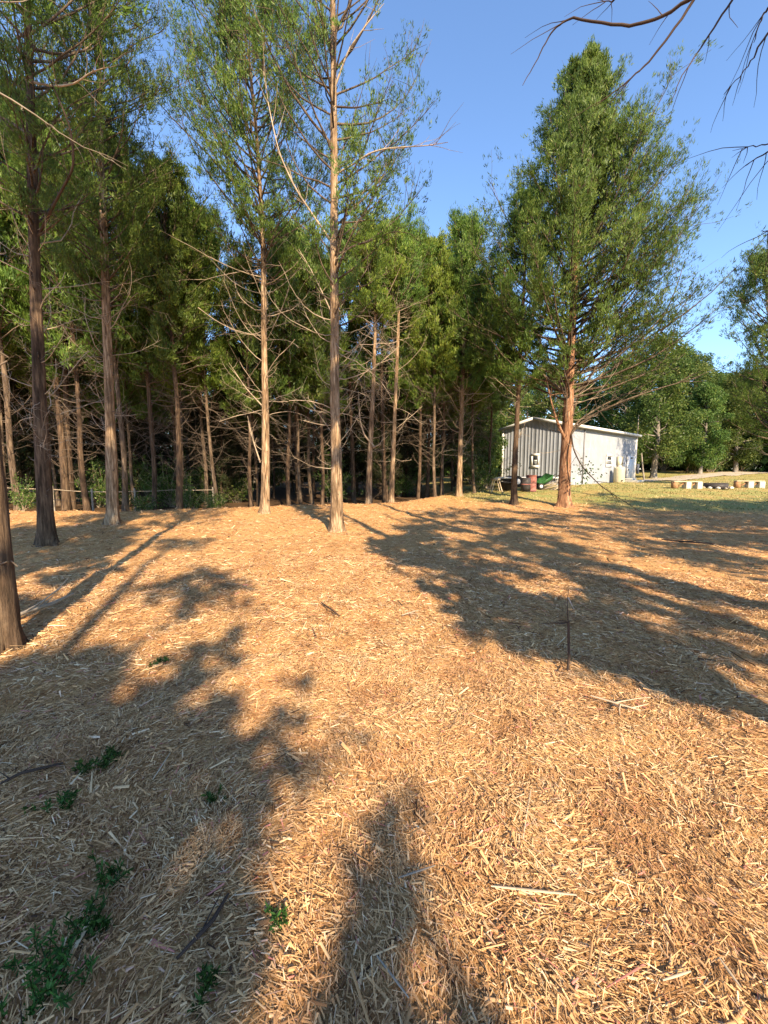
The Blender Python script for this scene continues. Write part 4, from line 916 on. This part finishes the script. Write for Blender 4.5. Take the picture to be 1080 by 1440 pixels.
# sawhorse
p = place(697, 692); r = root('sawhorse', p, 'small weathered sawhorse at the left end of the trailer', 'sawhorse')
for sx in (-1, 1):
    for sy in (-1, 1):
        g = Geo(); g.tubes(np.array([[[sx * .28, sy * .22, 0], [sx * .1, sy * .18, .62]]]), np.array([[.03, .03]]), 4); ob('leg', g.mesh('leg', M['plank'], False), r)
box('top_rail', (-.15, -.35, .62), (.15, .35, .70), M['plank'], r)
# black bin lying under trailer
p = place(712, 690); r = root('black_tub', p, 'black plastic tub on the grass beside the trailer', 'tub')
lathe('tub_body', [(.001, 0), (.30, 0), (.38, .42), (.41, .42), (.41, .46), (.35, .46), (.28, .05), (.001, .05)], M['black'], r); lathe('rim', [(.39, .462), (.425, .462), (.425, .485), (.39, .485), (.39, .462)], M['black'], r)
# red drum
p = place(746.5, 691); r = root('steel_drum', p, 'faded red steel drum standing before the shed gable', 'drum')
lathe('drum_body', [(.001, 0), (.27, 0), (.27, .02), (.26, .03), (.26, .26), (.272, .28), (.26, .30), (.26, .55), (.272, .57), (.26, .59), (.26, .82), (.275, .83), (.275, .85), (.25, .85), (.25, .60), (.001, .60)], M['rust'], r)
lathe('hoop', [(.262, .42), (.276, .43), (.276, .45), (.262, .46)], M['dkmetal'], r)
p = place(739, 691); r = root('burn_barrel', p, 'dark rusted drum touching the left of the red drum', 'drum')
lathe('drum_body', [(.001, 0), (.24, 0), (.24, .70), (.22, .70), (.22, .4), (.001, .4)], M['dkmetal'], r); lathe('hoop', [(.242, .34), (.256, .35), (.256, .38), (.242, .39)], M['rust'], r)
# green tipped wheelbarrow
p = place(766, 688); r = root('garden_cart', p + np.array([0, 0, .0]), 'green garden cart tipped forward beside the red drum', 'cart', rz=R(10))
tray = .66 * np.array([(-.55, -.38, 0), (.45, -.38, 0), (.45, .38, 0), (-.55, .38, 0), (-.68, -.46, .34), (.62, -.46, .34), (.62, .46, .34), (-.68, .46, .34), (-.5, -.33, .03), (.4, -.33, .03), (.4, .33, .03), (-.5, .33, .03), (-.65, -.43, .34), (.59, -.43, .34), (.59, .43, .34), (-.65, .43, .34)], float)
tf = [(0, 3, 2, 1), (0, 1, 5, 4), (1, 2, 6, 5), (2, 3, 7, 6), (3, 0, 4, 7), (8, 9, 10, 11), (8, 12, 13, 9), (9, 13, 14, 10), (10, 14, 15, 11), (11, 15, 12, 8), (4, 5, 13, 12), (5, 6, 14, 13), (6, 7, 15, 14), (7, 4, 12, 15)]
o = ob('tray', make_mesh('tray', tray, np.array(tf), M['green']), r); o.location = (0, 0, .42); o.rotation_euler = (R(12), R(-32), 0)
wl = lathe('wheel', [(.001, -.05), (.10, -.05), (.17, -.045), (.17, .045), (.10, .05), (.001, .05)], M['tyre'], r); wl.location = (-.42, -.3, .17); wl.rotation_euler = (R(90), 0, 0); lathe('rim', [(.001, -.056), (.09, -.056), (.09, .056), (.001, .056)], M['white'], wl)
wl2 = wl.copy(); col.objects.link(wl2); wl2.parent = r; wl2.location = (-.42, .3, .17); rm = wl.children[0].copy(); col.objects.link(rm); rm.parent = wl2
for sy in (-.2, .2):
    g = Geo(); g.tubes(np.array([[[-.5, sy, .1], [.1, sy, .38], [.75, sy, .82]]]), np.array([[.022, .022, .022]]), 6); ob('handle', g.mesh('handle', M['dkmetal']), r)
# stacked boards
p = place(782, 689); r = root('board_pile', p, 'leaning pile of scrap boards right of the green cart', 'lumber')
for i in range(7):
    b_ = box('board', (-.7, -.07, 0), (.7, .07, .035), M['plank'] if i % 2 else M['greywood'], r); b_.location = (random.uniform(-.1, .1), -.3 + i * .1, .05 + i * .055); b_.rotation_euler = (0, R(random.uniform(-34, -6)), R(random.uniform(-25, 25)))
# block benches and fire pit on the lawn
def block_bench(px0, px1, py, label, leftlog=True):
    a = place(px0, py); bb = place(px1, py); c = (a + bb) / 2; Lb = np.linalg.norm((bb - a)[:2]); rz = math.atan2(bb[1] - a[1], bb[0] - a[0])
    r = root('block_bench', (c[0], c[1], min(a[2], bb[2])), label, 'bench', rz=rz)
    s = box('seat_plank', (-Lb / 2, -.16, .36), (Lb / 2, .16, .41), M['plank'], r, bev=.008)
    for k, f_ in enumerate((-.42, 0.02, .42)):
        if k == 0:
            g = Geo(); o = lathe('log_leg', [(.001, 0), (.17, 0), (.16, .2), (.165, .358), (.001, .398)], M['orange'], r, 12); o.location = (Lb * f_, 0, 0)
        else: box('block', (Lb * f_ - .13, -.18, -.02), (Lb * f_ + .13, .18, .358), M['block'], r, bev=.01)
    for f_ in (-.2, .22):
        o = box('brace', (-.28, -.04, -.03), (.28, .04, .03), M['orange'], r); o.location = (Lb * f_, 0, .2); o.rotation_euler = (0, R(-32), 0)
block_bench(945, 984, 687, 'low plank bench on pale blocks left of the dark fire pit')
block_bench(1033, 1072, 686, 'low plank bench on pale blocks right of the dark fire pit')
p = place(1006, 687); r = root('fire_pit', p, 'dark iron fire pit ring with grate between the two benches', 'fire pit')
lathe('ring', [(.50, 0), (.54, 0), (.55, .26), (.51, .26), (.50, 0)], M['dkmetal'], r, 24)
for i in range(9): 
    y = -.4 + i * .1; hw = math.sqrt(max(.01, .52 ** 2 - y * y)); box('grate_bar', (-hw, y - .012, .262), (hw, y + .012, .285), M['dkmetal'], r)
box('grill_arm', (-.72, -.02, .287), (.72, .02, .32), M['dkmetal'], r)
for i in range(12):
    a = i / 12 * 6.283; s = random.uniform(.07, .11); st = lathe('stone', [(.001, 0), (s, .01), (s * 1.1, s * .7), (s * .5, s * 1.2), (.001, s * 1.3)], M['block'] if i % 3 else M['greywood'], r, 7, False); st.location = (.68 * math.cos(a), .68 * math.sin(a), 0)
# fence rail at the left wood edge
def rail_fence():
    pts = [(-120, 13.2), (-20, 13.6), (75, 14.2), (130, 15.0), (190, 15.8), (250, 16.8), (300, 17.6)]
    P = [at(px, 703, Y) for px, Y in pts]; r = root('rail_fence', (P[0][0], P[0][1], gz(P[0][0], P[0][1])), 'low rusty wire and pipe rail fence running through the left edge of the woods', 'fence'); b0 = np.array(r.location)
    for q in P:
        z = gz(q[0], q[1]); g = Geo(); g.tubes(np.array([[[q[0], q[1], z - .05], [q[0], q[1], z + 1.0]]]) - b0, np.array([[.04, .035]]), 7); ob('post', g.mesh('post', M['greywood']), r)
    for a, b2 in zip(P[:-1], P[1:]):
        za, zc = gz(a[0], a[1]), gz(b2[0], b2[1]); 
        for h, rr0, mt in ((.88, .018, 'twig'), (.5, .006, 'dkmetal')):
            A = np.array([a[0], a[1], za + h]); B = np.array([b2[0], b2[1], zc + h]); g = Geo(); g.tubes(np.array([[A, (A + B) / 2 - (0, 0, .02), B]]) - b0, np.array([[rr0] * 3]), 5); ob('rail' if h > .6 else 'wire', g.mesh('rail', M[mt]), r)
rail_fence()

# ------------------------------------------------------------------ sticks and splinters lying on the mulch
def stick(pts, r0, label, mat='twig', lift=.02, sub=3, name='stick', cat='stick', flatk=None):
    P = np.array([gp(px, py) for px, py in pts]); P[:, 2] = ground_h(P[:, 0], P[:, 1]) + lift + r0
    n = len(P); tt = np.linspace(0, n - 1, n * 4); Q = np.stack([np.interp(tt, range(n), P[:, k]) for k in range(3)], -1); b0 = Q[len(Q) // 2].copy(); b0[2] = gz(b0[0], b0[1])
    Q[:, 2] = np.maximum(Q[:, 2], ground_h(Q[:, 0], Q[:, 1]) + r0 * .6 + .008)
    if mat in ('plank', 'greywood') and name == 'stick': r0 *= .75
    g = Geo(); Q = Q - b0; g.tubes(Q[None], (r0 * np.linspace(.5, .45, len(Q)) * (1 + .9 * np.sin(np.linspace(.1, 3.0, len(Q)))) / 1.5)[None], 7)
    if mat in ('plank', 'greywood'): g.v[0][:, 2] = (g.v[0][:, 2] - np.repeat(Q[:, 2], 7)) * .35 + np.repeat(Q[:, 2], 7)
    if sub:
        p, d = along(Q[None], np.zeros(sub, int), .2 + .7 * rng.random(sub)); sd = unit(d + rng.normal(size=p.shape) * .6); sd[:, 2] = np.abs(sd[:, 2]) * .3; S = grow(p, sd, rng.uniform(4, 14, sub) * r0, 4, 0, .1); g.tubes(S, r0 * .3 * np.ones((sub, 1)) * np.linspace(1, .4, 4), 4)
    o = ob(name, g.mesh(name, M[mat])); o.location = b0; o['label'] = label; o['category'] = cat
stick([(8, 882), (40, 868), (75, 856), (104, 842)], .035, 'long pale fallen branch lying beside the near left trunk', name='fallen_branch', cat='branch')
stick([(930, 762), (960, 765), (1005, 768)], .03, 'dark thin branch lying across the shaded mulch at right', 'dark_twig', name='fallen_branch', cat='branch')
stick([(452, 852), (478, 872)], .014, 'short dark stick on the sunlit mulch below the middle tree', 'dark_twig')
stick([(505, 760), (560, 850), (566, 856)][1:], .01, 'tiny reddish stick on sunlit mulch right of centre', 'dark_twig')
stick([(565, 870), (588, 863)], .012, 'pale short stick at the edge of the long shade patch')
stick([(830, 988), (900, 1010)], .022, 'flat pale splinter on the bright mulch right of centre', 'plank')
stick([(690, 1262), (810, 1276)], .012, 'long straw coloured splinter in the bright right foreground', 'plank', sub=0)
stick([(560, 1246), (612, 1228)], .010, 'pale split chip in the dark patch at bottom centre', 'greywood', sub=0)
stick([(530, 1355), (575, 1425)], .008, 'narrow pale splinter at the bottom centre', 'greywood', sub=0)
stick([(330, 1272), (382, 1266)], .008, 'whitish splinter left of the sunlit strip', 'plank', sub=0)
stick([(250, 1370), (300, 1310), (322, 1270)], .012, 'dark bowed stick in the shaded left foreground', 'dark_twig', sub=1)
stick([(215, 1105), (240, 1065)], .007, 'pale straight straw above the shaded left foreground', 'plank', sub=0)
stick([(1010, 1365), (1040, 1405)], .010, 'pale chip at the lower right corner', 'plank', sub=0)
stick([(930, 1400), (970, 1380)], .009, 'bleached chip near the bottom right', 'plank', sub=0)
stick([(735, 1190), (746, 1120)], .007, 'yellow straw pointing away in the bright right foreground', 'plank', sub=0)
stick([(0, 1112), (30, 1100), (90, 1085)], .012, 'dark twig at the left edge in the shade', 'dark_twig', sub=2)
# the cut sapling stub standing up out of the mulch
p = gp(798, 944); r = root('sapling_stub', p, 'thin dark cut sapling stem standing upright in the mulch right of centre', 'stub')
g = Geo(); g.tubes(np.array([[[0, 0, -.03], [.006, 0, .12], [-.004, 0, .26], [-.012, 0, .39]]]), np.array([[.011, .009, .011, .008]]), 8); ob('stem', g.mesh('stem', M['dark_twig']), r)
g = Geo(); S = grow(np.array([[-.012, 0, .385]] * 4), rng.normal(size=(4, 3)) * .4 + np.array([-.9, 0, .35]), rng.uniform(.12, .32, 4), 5, -.04, .12); g.tubes(S, .0045 * np.ones((4, 1)) * np.linspace(1, .4, 5), 4); ob('twigs', g.mesh('twigs', M['dark_twig']), r, kind='stuff')

# ------------------------------------------------------------------ weeds in the foreground
def weed(px, py, spread, n, h, label, seed):
    global rng
    rng = np.random.default_rng(seed); p = gp(px, py); r = root('weed_patch', p, label, 'weed'); k = max(5, n // 26)
    P0 = np.zeros((k, 3)); P0[:, :2] = rng.normal(size=(k, 2)) * spread * .45; P0[:, 2] = ground_h(P0[:, 0] + p[0], P0[:, 1] + p[1]) - p[2]
    B = grow(P0, rng.normal(size=(k, 3)) * .5 + np.array([0, 0, 1.0]), h * rng.uniform(.5, 1.1, k), 5, 0, .18); g = Geo(); g.tubes(B, .0016 * np.ones((k, 5)), 3); ob('stems', g.mesh('stems', M['weed_leaf']), r, kind='stuff')
    q = rng.integers(0, k, n); pp, d = along(B, q, rng.random(n)); dd = rng.normal(size=pp.shape) * .8 + np.array([0, 0, .5]); ob('leaves', leaves_mesh('leaves', pp, dd, rng.uniform(.012, .035, n), rng.uniform(.004, .011, n), M['weed_leaf'], np.clip(.4 + .25 * rng.normal(size=n), 0, 1)), r, kind='stuff')
weed(135, 1085, .13, 420, .10, 'small leafy green weed in the shaded left foreground', 91)
weed(92, 1138, .07, 200, .07, 'little green weed just below and left of the leafy one', 92)
weed(150, 1250, .05, 200, .10, 'narrow green weed above the bottom left tuft', 93)
weed(130, 1310, .07, 320, .10, 'dark green weed low on the left between two tufts', 94)
weed(70, 1390, .10, 600, .11, 'dark green tuft in the bottom left corner', 95)
weed(290, 1400, .05, 160, .06, 'small dark weed at the bottom left of centre', 96)
weed(308, 1125, .05, 120, .06, 'tiny green sprout right of the leafy weed', 97)
weed(225, 935, .10, 160, .06, 'thin green sprouts at the edge of the left shade', 98)
weed(395, 1310, .04, 90, .05, 'green leaf sprout at the edge of the sunlit strip', 99)
print('TRIS', sum(sum(len(p_.vertices) - 2 for p_ in m_.polygons) if len(m_.polygons) < 2000 else 2 * len(m_.polygons) for m_ in bpy.data.meshes))
